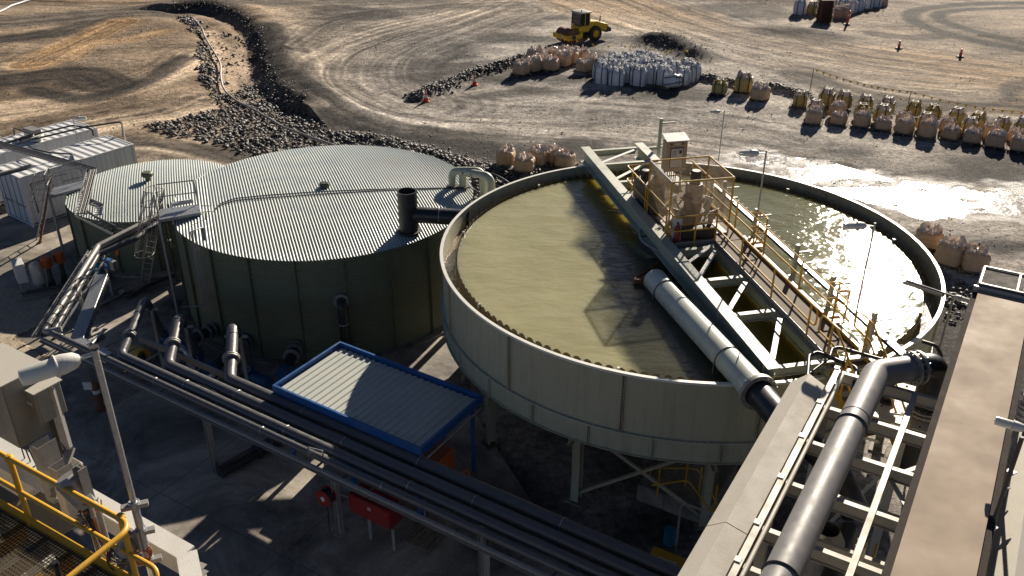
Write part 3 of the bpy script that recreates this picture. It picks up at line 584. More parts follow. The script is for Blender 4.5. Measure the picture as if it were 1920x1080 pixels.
# ---------------- thickener ----------------
def thickener():
    t=thing('thickener_tank','big round open sage green steel tank full of murky water, raised on legs','tank',TC)
    c=TC; zt=5.42; zs=3.55; zb=2.85
    MB().lathe([(TR-.012,zs),(TR-.012,zt),(TR-.03,zt),(TR-.03,3.0)],c,180).build('upper_wall',M['sage'],t,angle=60)
    MB().lathe([(TR-.012,zb),(TR-.012,zs)],c,180).build('lower_wall',M['sage'],t,angle=60)
    MB().lathe([(TR-.05,zt),(TR-.05,zt+.02),(TR+.055,zt+.02),(TR+.055,zt-.05),(TR+.045,zt-.05),(TR+.045,zt),(TR-.05,zt)],c,180).build('rim',M['rim'],t,angle=30)
    MB().lathe([(TR-.01,zs-.02),(TR+.085,zs-.02),(TR+.085,zs+.02),(TR-.01,zs+.02)],c,180).build('flange_ring',M['sage_l'],t,angle=30)
    MB().lathe([(TR-.01,zb),(TR+.06,zb),(TR+.06,zb+.02),(TR-.01,zb+.02)],c,180).build('bottom_ring',M['sage'],t,angle=30)
    bo=MB()
    for i in range(260):
        a=2*PI*i/260; p=c+V((math.cos(a)*(TR+.055),math.sin(a)*(TR+.055),zs-.035)); bo.cyl(p,p+V((0,0,.07)),.014,6)
    bo.build('flange_bolts',M['dark'],t,kind='stuff')
    for i in range(14):
        a=R(-161.5+i*360/14); e=V((math.cos(a),math.sin(a),0)); s=V((-e.y,e.x,0)); p=c+e*(TR+.02)
        m=MB()
        for k in(-.028,.028): m.bar(p+s*k+V((0,0,zs+.03)),p+s*k+V((0,0,zt-.06)),.012,.075,up=e)
        m.build('panel_joint',M['sage'],t)
        m=MB()
        for k in range(22):
            q=c+e*(TR+.03)+V((0,0,zs+.1+k*.08)); m.cyl(q-s*.05,q+s*.05,.011,6)
        m.build('joint_bolts',M['rust'],t)
    for i in range(28):
        a=R(-155+i*360/28); e=V((math.cos(a),math.sin(a),0)); s=V((-e.y,e.x,0)); p=c+e*(TR+.02); m=MB()
        for k in(-.02,.02): m.bar(p+s*k+V((0,0,zb+.03)),p+s*k+V((0,0,zs-.03)),.01,.07,up=e)
        m.build('lower_joint',M['sage'],t)
    # cone floor
    MB().lathe([(TR-.02,zb),(4.5,2.3),(.9,1.5),(.8,.9)],c,90).build('cone_floor',M['sage'],t,angle=60)
    # weir and launder
    MB().lathe([(7.50,4.25),(7.50,5.0),(7.525,5.0),(7.525,4.25)],c,180).build('launder_wall',M['sage'],t)
    MB().lathe([(7.5,4.3),(TR-.03,4.3)],c,120).build('launder_floor',M['sage'],t)
    w=MB(); nt_=150
    for i in range(nt_):
        a0=2*PI*i/nt_; pr=[(0,4.9),(.05,5.08),(.2,5.22),(.5,5.26),(.8,5.22),(.95,5.08),(1,4.9)]
        for rr,flip in((7.53,0),(7.545,1)):
            vs=[c+V((math.cos(a0+2*PI/nt_*u)*rr,math.sin(a0+2*PI/nt_*u)*rr,z)) for u,z in pr]; lo=[c+V((math.cos(a0+2*PI/nt_*u)*rr,math.sin(a0+2*PI/nt_*u)*rr,4.8)) for u,z in pr]
            n=len(pr); w.add(vs+lo,[(k,k+1,n+k+1,n+k) for k in range(n-1)])
    wm=paint('algae_stained_weir',(.10,.075,.035),.45,dirt=(.03,.022,.014),dirt_amt=.8,scale=7,bump=.01); w.build('weir_teeth',wm,t,angle=20)
    for i in range(9):
        a=R(8+i*40); e=V((math.cos(a),math.sin(a),0)); s=V((-e.y,e.x,0)); p=c+e*7.53+V((0,0,5.17))
        MB().box(p,(.11,.08,.14),90-math.degrees(a)).build('weir_bracket',M['galvd'],t)
    # legs
    for i in range(12):
        a=R(-121+i*30); e=V((math.cos(a),math.sin(a),0)); p=c+e*7.25
        m=MB().ibeam(p+V((0,0,.02)),p+V((0,0,zb)),.25,.26,.014,.018,up=e).build('leg',M['sage'],t)
        b=MB().box(p+V((0,0,.01)),(.5,.5,.04),90-math.degrees(a)).build('base_plate',M['conc'],m)
        a2=a+R(30); q=c+V((math.cos(a2),math.sin(a2),0))*7.25
        if i%2==0:
            MB().bar(p+V((0,0,.25)),q+V((0,0,zb-.1)),.08,.08).build('brace',M['sage'],t); MB().bar(q+V((0,0,.25)),p+V((0,0,zb-.1)),.08,.08).build('brace',M['sage'],t)
    for i in range(12):
        a=R(-121+i*30); e=V((math.cos(a),math.sin(a),0)); MB().ibeam(c+e*1.2+V((0,0,1.75)),c+e*7.9+V((0,0,zb-.22)),.16,.3).build('floor_beam',M['sage'],t)
    return t
thickener()
def turbid_water():
    """water sheet whose suspended silt (vertex colour) is painted with the bridge shadow and the sunlight passing under it"""
    rr=np.concatenate([[.02],np.linspace(.15,7.5,110)]); th=np.linspace(0,2*np.pi,360,endpoint=False); T,Rr=np.meshgrid(th,rr,indexing='ij')
    x=TC.x+np.cos(T).ravel()*Rr.ravel(); y=TC.y+np.sin(T).ravel()*Rr.ravel(); dx=x-TC.x; dy=y-TC.y
    u=dx*U.x+dy*U.y; v=dx*Vr.x+dy*Vr.y
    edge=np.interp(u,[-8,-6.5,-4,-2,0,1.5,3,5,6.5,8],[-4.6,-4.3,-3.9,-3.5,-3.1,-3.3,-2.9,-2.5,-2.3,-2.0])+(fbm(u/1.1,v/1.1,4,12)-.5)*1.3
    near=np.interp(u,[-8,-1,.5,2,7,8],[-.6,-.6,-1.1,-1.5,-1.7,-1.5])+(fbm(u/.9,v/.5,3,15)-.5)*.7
    k=np.clip((v-edge)/.55,0,1)*np.clip((near-v)/.5,0,1)  # bridge shadow, painted as dark bands in the water colour
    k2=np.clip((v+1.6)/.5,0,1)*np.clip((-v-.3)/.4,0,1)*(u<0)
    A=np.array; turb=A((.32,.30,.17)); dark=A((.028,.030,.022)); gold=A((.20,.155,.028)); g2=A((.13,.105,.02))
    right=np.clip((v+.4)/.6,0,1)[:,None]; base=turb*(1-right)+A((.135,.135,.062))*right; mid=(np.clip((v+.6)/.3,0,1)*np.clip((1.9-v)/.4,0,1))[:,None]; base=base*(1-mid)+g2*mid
    glow=(np.clip((v+2.1)/.5,0,1)*np.clip((-.3-v)/.3,0,1)*np.clip((u-.5)/1,0,1))[:,None]; base=base*(1-glow)+gold*glow  # sunlight passing under the bridge, painted as a golden strip
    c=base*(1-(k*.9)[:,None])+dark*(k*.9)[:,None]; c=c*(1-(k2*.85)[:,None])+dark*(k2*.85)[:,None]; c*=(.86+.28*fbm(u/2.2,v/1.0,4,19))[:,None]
    nt_,nr=len(th),len(rr); idx=np.arange(nt_*nr).reshape(nt_,nr); b=np.roll(idx,-1,0); q=np.stack([idx[:,:-1],b[:,:-1],b[:,1:],idx[:,1:]],-1).reshape(-1,4)
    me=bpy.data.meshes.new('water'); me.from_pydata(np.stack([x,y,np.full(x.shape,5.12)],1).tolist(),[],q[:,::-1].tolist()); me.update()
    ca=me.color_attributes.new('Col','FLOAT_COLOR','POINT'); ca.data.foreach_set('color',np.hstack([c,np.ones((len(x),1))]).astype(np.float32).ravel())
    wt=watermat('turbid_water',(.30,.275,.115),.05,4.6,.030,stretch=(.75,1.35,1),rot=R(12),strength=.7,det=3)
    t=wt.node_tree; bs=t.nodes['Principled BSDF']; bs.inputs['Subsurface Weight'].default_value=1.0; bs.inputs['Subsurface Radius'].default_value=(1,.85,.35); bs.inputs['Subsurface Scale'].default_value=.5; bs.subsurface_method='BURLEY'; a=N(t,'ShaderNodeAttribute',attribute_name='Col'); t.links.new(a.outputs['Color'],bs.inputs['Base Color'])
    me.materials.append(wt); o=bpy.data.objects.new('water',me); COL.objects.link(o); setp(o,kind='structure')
    if me.polygons[50].normal.z<0: me.flip_normals()
fm=watermat('launder_water',(.20,.15,.09),.14,9,.05,strength=1)
MB().lathe([(7.528,4.72),(TR-.032,4.72)],TC,120).build('launder_water',fm,kind='structure')
# ---------------- bridge ----------------
U=V((-.2147,.9767,0)); Vr=V((.9767,.2147,0))
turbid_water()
def B(u,v,z): return TC+U*u+Vr*v+V((0,0,z))
def rail(mb,pts,r=.026,n=8,bd=.14): mb.tube(bend(pts,bd,5),r,n)
def grate_mat(name,col,per=.045,slot=.35,rot=0):
    m,t,b=nodes(name); L=t.links; tc=N(t,'ShaderNodeTexCoord'); mp=N(t,'ShaderNodeMapping'); mp.inputs['Rotation'].default_value=(0,0,rot); L.new(tc.outputs['Object'],mp.inputs[0])
    sx=N(t,'ShaderNodeSeparateXYZ'); L.new(mp.outputs[0],sx.inputs[0]); o=[]
    for i,p in((0,per),(1,per*1.0)):
        f=N(t,'ShaderNodeMath',operation='PINGPONG'); f.inputs[1].default_value=p/2; L.new(sx.outputs[i],f.inputs[0])
        g=N(t,'ShaderNodeMath',operation='GREATER_THAN'); g.inputs[1].default_value=p/2*slot; L.new(f.outputs[0],g.inputs[0]); o.append(g)
    h=N(t,'ShaderNodeMath',operation='MULTIPLY'); L.new(o[0].outputs[0],h.inputs[0]); L.new(o[1].outputs[0],h.inputs[1])
    iv=N(t,'ShaderNodeMath',operation='SUBTRACT'); iv.inputs[0].default_value=1; L.new(h.outputs[0],iv.inputs[1]); L.new(iv.outputs[0],b.inputs['Alpha'])
    b.inputs['Base Color'].default_value=(*col,1); b.inputs['Roughness'].default_value=.75; b.inputs['Specular IOR Level'].default_value=.2; return m
GR=math.atan2(U.x,U.y)
M['grate']=grate_mat('walkway_grating',(.19,.155,.12),.06,.72,GR)
M['mesh']=grate_mat('guard_mesh',(.35,.20,.05),.05,.18)
def bridge():
    t=thing('walkway_bridge','sage green steel bridge with yellow railed walkway spanning the open water tank','bridge',B(0,0,5.4))
    m=MB().ibeam(B(-8.15,-.86,5.68),B(8.62,-.86,5.68),.36,.62,.02,.028).build('main_beam',M['sage_l'],t)
    for u in(-7.9,-5.1,-1.9,.3,3.6,7.0):
        MB().bar(B(u,-.86-.17,5.39),B(u,-.86-.17,5.97),.012,.02).build('web_stiffener',M['sage'],m)
    MB().ibeam(B(-8.15,2.05,5.55),B(-.2,2.05,5.55),.2,.36,.014,.02).build('main_beam',M['sage_l'],t)
    MB().ibeam(B(-8.15,.62,5.60),B(8.62,.62+.0,5.60),.18,.30,.014,.02).build('inner_beam',M['sage_l'],t) if 0 else None
    MB().ibeam(B(3.9,1.45,5.68),B(8.62,1.45,5.68),.36,.62,.02,.028).build('main_beam',M['sage_l'],t)
    MB().ibeam(B(-8.15,.72,5.60),B(4,.72,5.60),.14,.30,.012,.016).build('walkway_beam',M['sage'],t)
    for u,v1 in((8.5,1.3),(6.9,1.3),(5.0,1.3),(-1.0,.62),(-3.1,.62),(-5.2,.62),(-7.9,1.95)):
        MB().ibeam(B(u,-.68,5.72),B(u,v1,5.72),.16,.26,.012,.018).build('cross_beam',M['sage_l'],t)
    for u0,u1 in((8.3,7.0),(6.8,5.2)):
        MB().bar(B(u1,-.7,5.86),B(u0,1.3,5.86),.14,.02).build('diagonal',M['rim'],t)
    for u0,u1 in((-2.9,-1.2),(-5.0,-3.4),(-7.7,-5.6)):
        MB().bar(B(u0,-.7,5.80),B(u1,.6,5.80),.14,.02).build('diagonal',M['rim'],t)
    MB().bar(B(-1.9,-.6,5.86),B(-.9,.6,5.86),.12,.02).build('diagonal',M['rim'],t)
    # walkway deck
    MB().box(B(-4.1,1.3,5.80),(.98,6.9,.03),-12.4).build('walkway_grating',M['grate'],t,smooth=False)
    MB().box(B(1.75,.6,5.80),(2.5,4.7,.03),-12.4).build('platform_grating',M['grate'],t,smooth=False)
    for v in(.80,1.82):
        MB().bar(B(-7.6,v,5.84),B(-.6,v,5.84),.012,.15).build('toe_board',M['yellow' if v>1 else 'galvd'],t)
    MB().bar(B(-.62,-.66,5.82),B(-.62,.8,5.82),.012,.2).build('toe_board',M['galvd'],t)
    MB().bar(B(-.62,-.66,5.84),B(4.1,-.66,5.84),.012,.2).build('toe_board',M['galvd'],t)
    MB().bar(B(-.62,1.85,5.84),B(4.1,1.85,5.84),.012,.12).build('toe_board',M['yellow'],t)
    # hand rails
    zf=5.82
    def rails(path,posts,name='handrail',end=True):
        o=None
        m=MB()
        top=[B(u,v,zf+1.0) for u,v in path]; mid=[B(u,v,zf+.5) for u,v in path]
        rail(m,top); rail(m,mid); h=m.build(name,M['yellow'],t)
        for u,v in posts:
            MB().cyl(B(u,v,zf-.12),B(u,v,zf+1.0),.03,10).build('post',M['yellow'],h)
        return h
    rails([(4.0,1.45),(4.1,-.2),(4.1,-.64),(3.6,-.64),(-.25,-.64),(-.62,-.64),(-.62,-.2),(-.62,.5),(-.62,.82),(-1.1,.82),(-6.75,.82)],[(4.1,-.4),(2.05,-.64),(.05,-.64),(-.62,.1),(-.62,.82),(-2.5,.82),(-4.58,.82),(-6.66,.82)])
    m=MB(); loop=[B(-6.66,.82,zf+1.0),B(-7.0,.82,zf+1.0),B(-7.0,.82,zf+.5),B(-6.66,.82,zf+.5)]; m.tube(bend(loop,.2,6),.026,8); m.build('rail_end_loop',M['yellow'],t)
    rails([(4.1,1.84),(-6.9,1.84)],[(3.9,1.84),(2.1,1.84),(.1,1.84),(-2.0,1.84),(-4.3,1.84),(-6.2,1.84)])
    # stair rails going down at the near end
    for v in(.82,1.84):
        m=MB(); pts=[B(-7.2,v,zf+.5),B(-7.15,v,zf+1.0),B(-7.9,v,zf+1.0),B(-8.6,v,zf+.55),B(-9.9,v,zf-.45)]; m.tube(bend(pts,.22,6),.026,8)
        pts=[B(-7.2,v,zf+.5),B(-7.9,v,zf+.5),B(-8.6,v,zf+.05),B(-9.9,v,zf-.95)]; m.tube(bend(pts,.22,6),.026,8)
        h=m.build('stair_rail',M['yellow'],t)
        for u,dz in((-7.75,0),(-8.6,-.45)): MB().cyl(B(u,v,zf-.2+dz),B(u,v,zf+1.0+dz),.032,10).build('post',M['yellow'],h)
    m=MB()
    for k in range(7): m.box(B(-8.0-.24*k,1.33,5.7-.18*k),(.95,.22,.03),-12.4)
    m.build('stair_treads',M['grate'],t,smooth=False)
    for v in(.80,1.86): MB().bar(B(-7.8,v,5.74),B(-9.7,v,4.35),.05,.2).build('stringer',M['yellow'],t)
bridge()
def cage():
    t=thing('guard_cage','yellow framed mesh guard standing over the drive unit on the bridge','guard cage',B(.9,.4,5.82))
    u0,u1,v0,v1=-.1,1.9,-.62,1.5; zb,zt=5.83,7.8; mp_=paint('brown_mesh_wire',(.30,.20,.09),.6,spec=.2)
    for u in(u0,u1):
        for v in(v0,v1): MB().bar(B(u,v,zb),B(u,v,zt),.05,.05).build('post',M['yellow'],t)
    for a,b,mm in(((u0,v0),(u0,v1),'yellow'),((u1,v0),(u1,v1),'yellow'),((u0,v1),(u1,v1),'yellow'),((u0,v0),(u1,v0),'rim')):
        MB().cyl(B(*a,zt),B(*b,zt),.028,10).build('top_rail',M[mm],t); MB().cyl(B(*a,zb+.45),B(*b,zb+.45),.02,8).build('lower_rail',M['yellow'],t)
    for i,(a,b) in enumerate((((u0,v0),(u0,v1)),((u0,v1),(u1,v1)),((u1,v0),(u1,v1)),((u0,v0),(u1,v0)))):
        m=MB(); A=B(*a,0);Bb=B(*b,0); L=(Bb-A).length; d=(Bb-A)/L; k=int(L/.05)
        for j in range(1,k): q=A+d*(L*j/k); m.bar(q+V((0,0,zb+.48)),q+V((0,0,zt-.03)),.0065,.0065)
        for z in np.arange(zb+.5,zt,.05): m.bar(A+V((0,0,z)),Bb+V((0,0,z)),.0065,.0065)
        m.build('mesh_panel',mp_,t,smooth=False)
cage()
def drive():
    dm=paint('dusty_beige_machine',(.36,.30,.23),.5,dirt=(.14,.10,.07),dirt_amt=.6,scale=5)
    t=thing('drive_unit','dusty beige gear drive with stacked gearboxes under the yellow cage','gear drive',B(.75,.55,5.8))
    c=B(.75,.55,5.85)
    MB().lathe([(.62,0),(.66,.05),(.66,.32),(.5,.42),(.3,.44)],c,40).build('base_gear',dm,t,angle=30)
    MB().lathe([(.0,1.5),(.25,1.5),(.30,1.4),(.30,1.1),(.36,1.06),(.36,.9),(.30,.86),(.30,.62),(.40,.56),(.40,.42)],c,32).build('gearbox',dm,t,angle=30)
    MB().lathe([(0,1.95),(.14,1.95),(.17,1.9),(.17,1.52),(.2,1.5)],c,24).build('motor',M['dark'],t,angle=30)
    for a in(40,130,220,310):
        e=V((math.cos(R(a)),math.sin(R(a)),0)); s=V((-e.y,e.x,0)); m=MB(); p=c+e*.72
        m.v=[tuple(q) for q in (p-s*.1+V((0,0,0)),p+s*.1,p+s*.16+e*.1+V((0,0,.8)),p-s*.16+e*.1+V((0,0,.8)))]; m.v+=[tuple(V(q)+e*.03) for q in m.v[:4]]; m.f=[(0,1,2,3),(7,6,5,4),(0,4,5,1),(1,5,6,2),(2,6,7,3),(3,7,4,0)]
        m.build('bracket_plate',M['rim'],t)
        MB().bar(c+e*.3+V((0,0,.15)),c+e*1.0+V((0,0,.85)),.05,.05).build('arm',dm,t)
    MB().box(B(.75,.55,5.84),(1.9,1.7,.04),-12.4).build('mounting_plate',M['cream'],t,bevel=.01)
    MB().box(B(-.15,.35,6.0),(1.3,.35,.34),-12.4).build('base_frame',M['dark'],t,bevel=.02)
    t2=thing('hydraulic_power_pack','dark hydraulic tank unit with hoses on the bridge platform beside the drive','power pack',B(2.9,-.1,5.8))
    MB().box(B(2.9,-.2,6.25),(.75,1.2,.8),-12.4).build('reservoir',M['dark'],t2,bevel=.03)
    MB().box(B(2.0,-.3,6.2),(.5,.35,.75),-12.4).build('accumulator_box',M['dark'],t2,bevel=.03)
    MB().lathe([(0,.35),(.13,.34),(.15,.3),(.15,0)],B(3.1,-.3,6.66),20).build('pump_motor',M['dark'],t2,angle=30); MB().box(B(2.6,0,6.78),(.35,.3,.24),-12.4).build('valve_block',M['woodb'],t2,bevel=.02)
    for k in range(4):
        a=B(2.6+.25*k,-.45,6.7); MB().tube(bend([a,a+V((0,0,.25)),B(2.5+.3*k,-.55,6.75),B(2.3+.3*k,-.55,6.1)],.12,5),.022,8).build('hose',M['black'],t2)
    t3=thing('fire_extinguisher','red fire extinguisher with pale top at the near corner of the bridge platform','fire extinguisher',B(-.48,-.45,5.82))
    c=B(-.48,-.45,5.84); MB().lathe([(0,.0),(.09,.0),(.095,.03),(.095,.50),(.07,.58),(.03,.6),(.03,.64),(0,.64)],c,24).build('cylinder',M['red'],t3,angle=40)
    MB().lathe([(.099,.30),(.099,.44)],c,24,a0=150,a1=300).build('label_panel',M['white'],t3); MB().box(c+V((0,0,.68)),(.05,.16,.04)).build('handle',M['dark'],t3); MB().tube(bend([c+V((.03,0,.64)),c+V((.12,0,.6)),c+V((.12,0,.2))],.05),.012,6).build('hose',M['black'],t3)
    MB().box(c+V((.0,.13,.35)),(.3,.03,.9)).build('back_board',M['white'],t3)
drive()
def cabinet():
    t=thing('control_cabinet','tall beige control cabinet with sloped white top and display window on the bridge','cabinet',B(3.75,1.0,5.82))
    a=-12.4; c=B(3.75,1.0,0)
    MB().box(c+V((0,0,7.25)),(.78,.42,1.15),a).build('body',paint('beige_cabinet',(.36,.29,.20),.4,bump=.002),t,bevel=.01)
    p=c+V((0,0,7.85)); m=MB(); X=Vr;Y=U
    m.hexa([p+X*x+Y*y+V((0,0,z)) for x,y,z in((-.43,-.27,-.02),(.43,-.27,-.02),(.43,.25,.10),(-.43,.25,.10),(-.43,-.27,.0),(.43,-.27,.0),(.43,.25,.13),(-.43,.25,.13))]); m.build('sloped_top',M['rim'],t)
    f=c-Y*.215
    m=MB(); m.box(f+V((0,0,7.2)),(.5,.02,.78),a); m.build('window_frame',M['dark'],t,bevel=.01)
    m=MB(); m.box(f-Y*.012+V((0,0,7.2)),(.44,.02,.70),a); pn=m.build('display_panel',paint('panel_face',(.55,.56,.55),.25,bump=0),t)
    m=MB()
    for i in range(4):
        for j in range(3): m.box(f-Y*.024+X*(-.15+.055*j)+V((0,0,7.46-.06*i)),(.03,.006,.03),a)
    m.box(f-Y*.024+X*.13+V((0,0,7.42)),(.1,.006,.13),a); m.build('instrument',M['dark'],pn)
    MB().cyl(f+X*-.24+V((0,0,7.72)),f-Y*.05+X*-.24+V((0,0,7.72)),.035,12).build('push_button',M['red'],t); MB().cyl(f+X*.2+V((0,0,7.72)),f-Y*.05+X*.2+V((0,0,7.72)),.03,12).build('push_button',M['red'],t)
    MB().box(f-Y*.01+V((0,0,7.72)),(.2,.02,.05),a).build('name_plate',M['white'],t)
    for v in(-.32,.32): MB().bar(c+X*v+V((0,0,5.82)),c+X*v+V((0,0,6.7)),.07,.07).build('stand_leg',M['cream'],t)
    for k in range(5):
        q=c+X*(-.2+.08*k)+V((0,0,6.7)); MB().tube([q,q-V((0,0,.85))],.018,6).build('cable_tail',M['dark'],t)
cabinet()
# cable tray along the bridge (carried on sage posts)
def btray():
    t=thing('cable_tray','perforated galvanised cable tray running along the right side of the bridge','cable tray',B(-3,2.8,6))
    m=MB(); a=B(3.6,2.75,6.0); b=B(-8.3,2.75,6.0); m.chan(a,b,.22,.1,.006,1); m.build('tray',M['galv'],t)
    m=MB()
    for k in range(34): q=B(3.3-.34*k,2.82,6.054); m.box(q,(.07,.03,.004),-12.4+35)
    m.build('slots',M['dark'],t)
    for k in range(3): MB().cyl(a+Vr*(-.04-.05*k)+V((0,0,-.02)),b+Vr*(-.04-.05*k)+V((0,0,-.02)),.015,6).build('cable',M['dark'],t)
    for i,u in enumerate((2.4,-.1,-2.9,-5.0,-7.1)):
        p=thing('cable_support','sage post with three short arms holding the cable tray, '+('farthest','second','third','fourth','nearest')[i]+' along the bridge','support',B(u,2.45,5.4),'cable tray posts along the bridge')
        MB().bar(B(u,2.45,5.1),B(u,2.45,6.62),.11,.11,up=tuple(U)).build('post',M['sage_l'],p)
        for z in(5.95,6.35): MB().bar(B(u,2.45,z),B(u,3.0,z),.06,.05).build('arm',M['sage_l'],p)
        MB().bar(B(u,2.1,5.55),B(u,2.45,5.55),.08,.1).build('bracket',M['sage'],p)
btray()
p=thing('cable_support','tall sage post with stub arms past the far end of the bridge frame','support',B(8.1,2.1,5.4))
MB().bar(B(8.1,2.15,4.9),B(8.1,2.15,7.15),.12,.12).build('post',M['sage_l'],p)
for z in(5.95,6.45,6.95): MB().bar(B(8.1,2.15,z),B(8.1,2.75,z),.07,.05).build('arm',M['sage_l'],p)
MB().bar(B(8.1,1.5,5.9),B(8.1,2.15,5.9),.08,.12).build('bracket',M['sage_l'],p)
def feed_pipe():
    t=thing('feed_pipe','large pale green pipe running along the bridge over the water to a black flanged elbow','pipe',B(-5,-1.7,5.5))
    a=B(-1.75,-1.62,5.28); b=B(-8.45,-1.42,5.58); d=(b-a).normalized()
    MB().tube([a-d*.0,a+d*.02,b],[.33,.37,.37],36,cap=False).build('pipe',paint('pale_green_pipe',(.50,.54,.47),.32,dirt=(.25,.13,.06),dirt_amt=.3,scale=2,bump=.002),t)
    MB().cyl(a+d*.25,a+d*.26,.33,30).build('end_disc',M['dark'],t)
    for s in(.9,5.1):
        q=a+d*s; MB().torus(q,.385,.014,36,6,axis=d,a0=0,a1=360).build('u_bolt',M['dark'],t)
    for s in(.9,5.1):
        q=a+d*s; MB().chan(q-Vr*.55-V((0,0,.47)),q+Vr*.7-V((0,0,.47)),.1,.16,.01).build('support_arm',M['sage_l'],t)
        for k in(-.40,.40): MB().cyl(q+Vr*k-V((0,0,.5)),q+Vr*k,.012,6).build('hanger_rod',M['galvd'],t)
    q=a+d*5.6+V((0,0,.37)); MB().cyl(q,q+V((0,0,.14)),.02,8).build('vent_nipple',M['cream'],t)
    for s,mm in((0,'sage_l'),(.07,'galvd')): MB().lathe([(.37,-.03),(.49,-.03),(.49,.03),(.37,.03)],b+d*s,40,axis=d).build('flange',M[mm],t)
    m=MB(); s1=d.cross(V((0,0,1))).normalized(); s2=s1.cross(d)
    for k in range(16):
        an=2*PI*k/16; o=s1*math.cos(an)*.44+s2*math.sin(an)*.44; MB().cyl(b-d*.08+o,b+d*.14+o,.016,6).build('bolt',M['galv'],t)
    c=b+d*.1; f=az(31)
    pts=bend([c,c+d*1.1+V((0,0,-.05)),c+d*1.7+az(121)*.9-V((0,0,.5)),c+d*1.8+az(121)*1.6-V((0,0,1.6))],.9,12)
    MB().tube(pts,.34,32).build('elbow',M['black'],t)
feed_pipe()
def ringw():
    t=thing('feedwell','dark steel feedwell drum hanging under the bridge drive, half sunk in the water','feedwell',B(.8,.35,5))
    MB().lathe([(1.55,4.6),(1.55,5.38),(1.5,5.38),(1.5,4.6)],B(.8,.4,0),60).build('shell',M['dark'],t,angle=40)
    MB().torus(B(.8,.4,5.4),1.53,.05,60,8).build('top_ring',M['galvd'],t)
    for a in range(0,360,60):
        e=V((math.cos(R(a)),math.sin(R(a)),0)); MB().bar(B(.8,.4,5.36),B(.8,.4,5.36)+e*1.5,.08,.1).build('spoke',M['dark'],t)
    MB().cyl(B(.75,.55,4.9),B(.75,.55,5.85),.16,20).build('shaft',M['dark'],t)
    MB().chan(B(-1.55,-2.2,5.2),B(-2.2,-.9,5.2),.08,.18).build('froth_baffle',M['woodb'],t); MB().bar(B(-1.5,-2.2,5.22),B(-.7,-1.1,5.3),.05,.08).build('baffle_strut',M['woodb'],t)
    MB().box(B(-.4,.45,5.34),(.5,.5,.2),20).build('hatch_box',M['yellow'],t,bevel=.01)
ringw()
# lamp poles
def bulkhead(t,c,d,s=1.0,down=V((0,0,-1))):
    """floodlight: grey tapered housing with ribbed collar and clear lens, pointing along d"""
    d=d.normalized(); MB().lathe([(.0,0),(.05*s,.0),(.10*s,.06*s),(.125*s,.2*s),(.125*s,.27*s),(.10*s,.27*s)],c,24,axis=d).build('housing',M['white'],t,angle=40)
    MB().torus(c+d*.27*s,.128*s,.016*s,28,8,axis=d).build('collar',M['white'],t)
    l=MB().lathe([(.112*s,.27*s),(.112*s,.60*s),(.10*s,.66*s),(.0,.68*s)],c,24,axis=d).build('lens',M['lens'],t,angle=40)
    MB().cyl(c+d*.28*s,c+d*.56*s,.05*s,14).build('bulb',M['white'],l)
def lamp(base,h,d,lab,s=1.0,arm=.25,mat='galv',grp=None,r=.03):
    t=thing('lamp_pole',lab,'lamp',base,grp); base=V(base); top=base+V((0,0,h)); d=d.normalized()
    MB().cyl(base,top,r*s,14).build('pole',M[mat],t); MB().cyl(top,top+V((0,0,.04)),r*s*1.1,12).build('pole_cap',M['dark'],t)
    MB().cyl(top-V((0,0,.06)),top+d*arm-V((0,0,.03)),.02*s,10).build('arm',M[mat],t)
    bulkhead(t,top+d*(arm-.02)-V((0,0,.03)),(d+V((0,0,-.05))),s); return t
lamp(B(-1.0,2.0,5.85),3.1,-V((1,.05,0)),'slim grey lamp pole with bulkhead lamp halfway along the right rail of the bridge',.9)
lamp(B(-5.9,2.75,5.85),2.75,-V((1,.05,0)),'slim lamp pole seen against the glare, near end of the bridge cable tray',.9)
lamp(P(1347,302,0)*1,3.0,-V((1,.1,0)),'thin lamp pole standing on the dirt behind the open tank',.9)
for u,lab in((-1.0,'far'),(-5.9,'near')):
    t=thing('lamp_bracket','yellow guard rail loop round the '+lab+' lamp pole of the bridge','bracket',B(u,2.1,5.8))
    m=MB(); m.tube(bend([B(u-.25,1.86,6.8),B(u-.25,2.25,6.8),B(u+.25,2.25,6.8),B(u+.25,1.86,6.8)],.12,5),.024,8).build('rail_loop',M['yellow'],t); m=MB(); m.tube(bend([B(u-.25,1.86,6.3),B(u-.25,2.25,6.3),B(u+.25,2.25,6.3),B(u+.25,1.86,6.3)],.12,5),.024,8); m.build('rail_loop',M['yellow'],t)
    MB().box(B(u,2.06,5.82),(.4,.6,.03),-12.4).build('floor_plate',M['yellow'],t); 
    for k in(-.25,.25): MB().cyl(B(u+k,2.24,5.8),B(u+k,2.24,6.8),.026,8).build('post',M['yellow'],t)
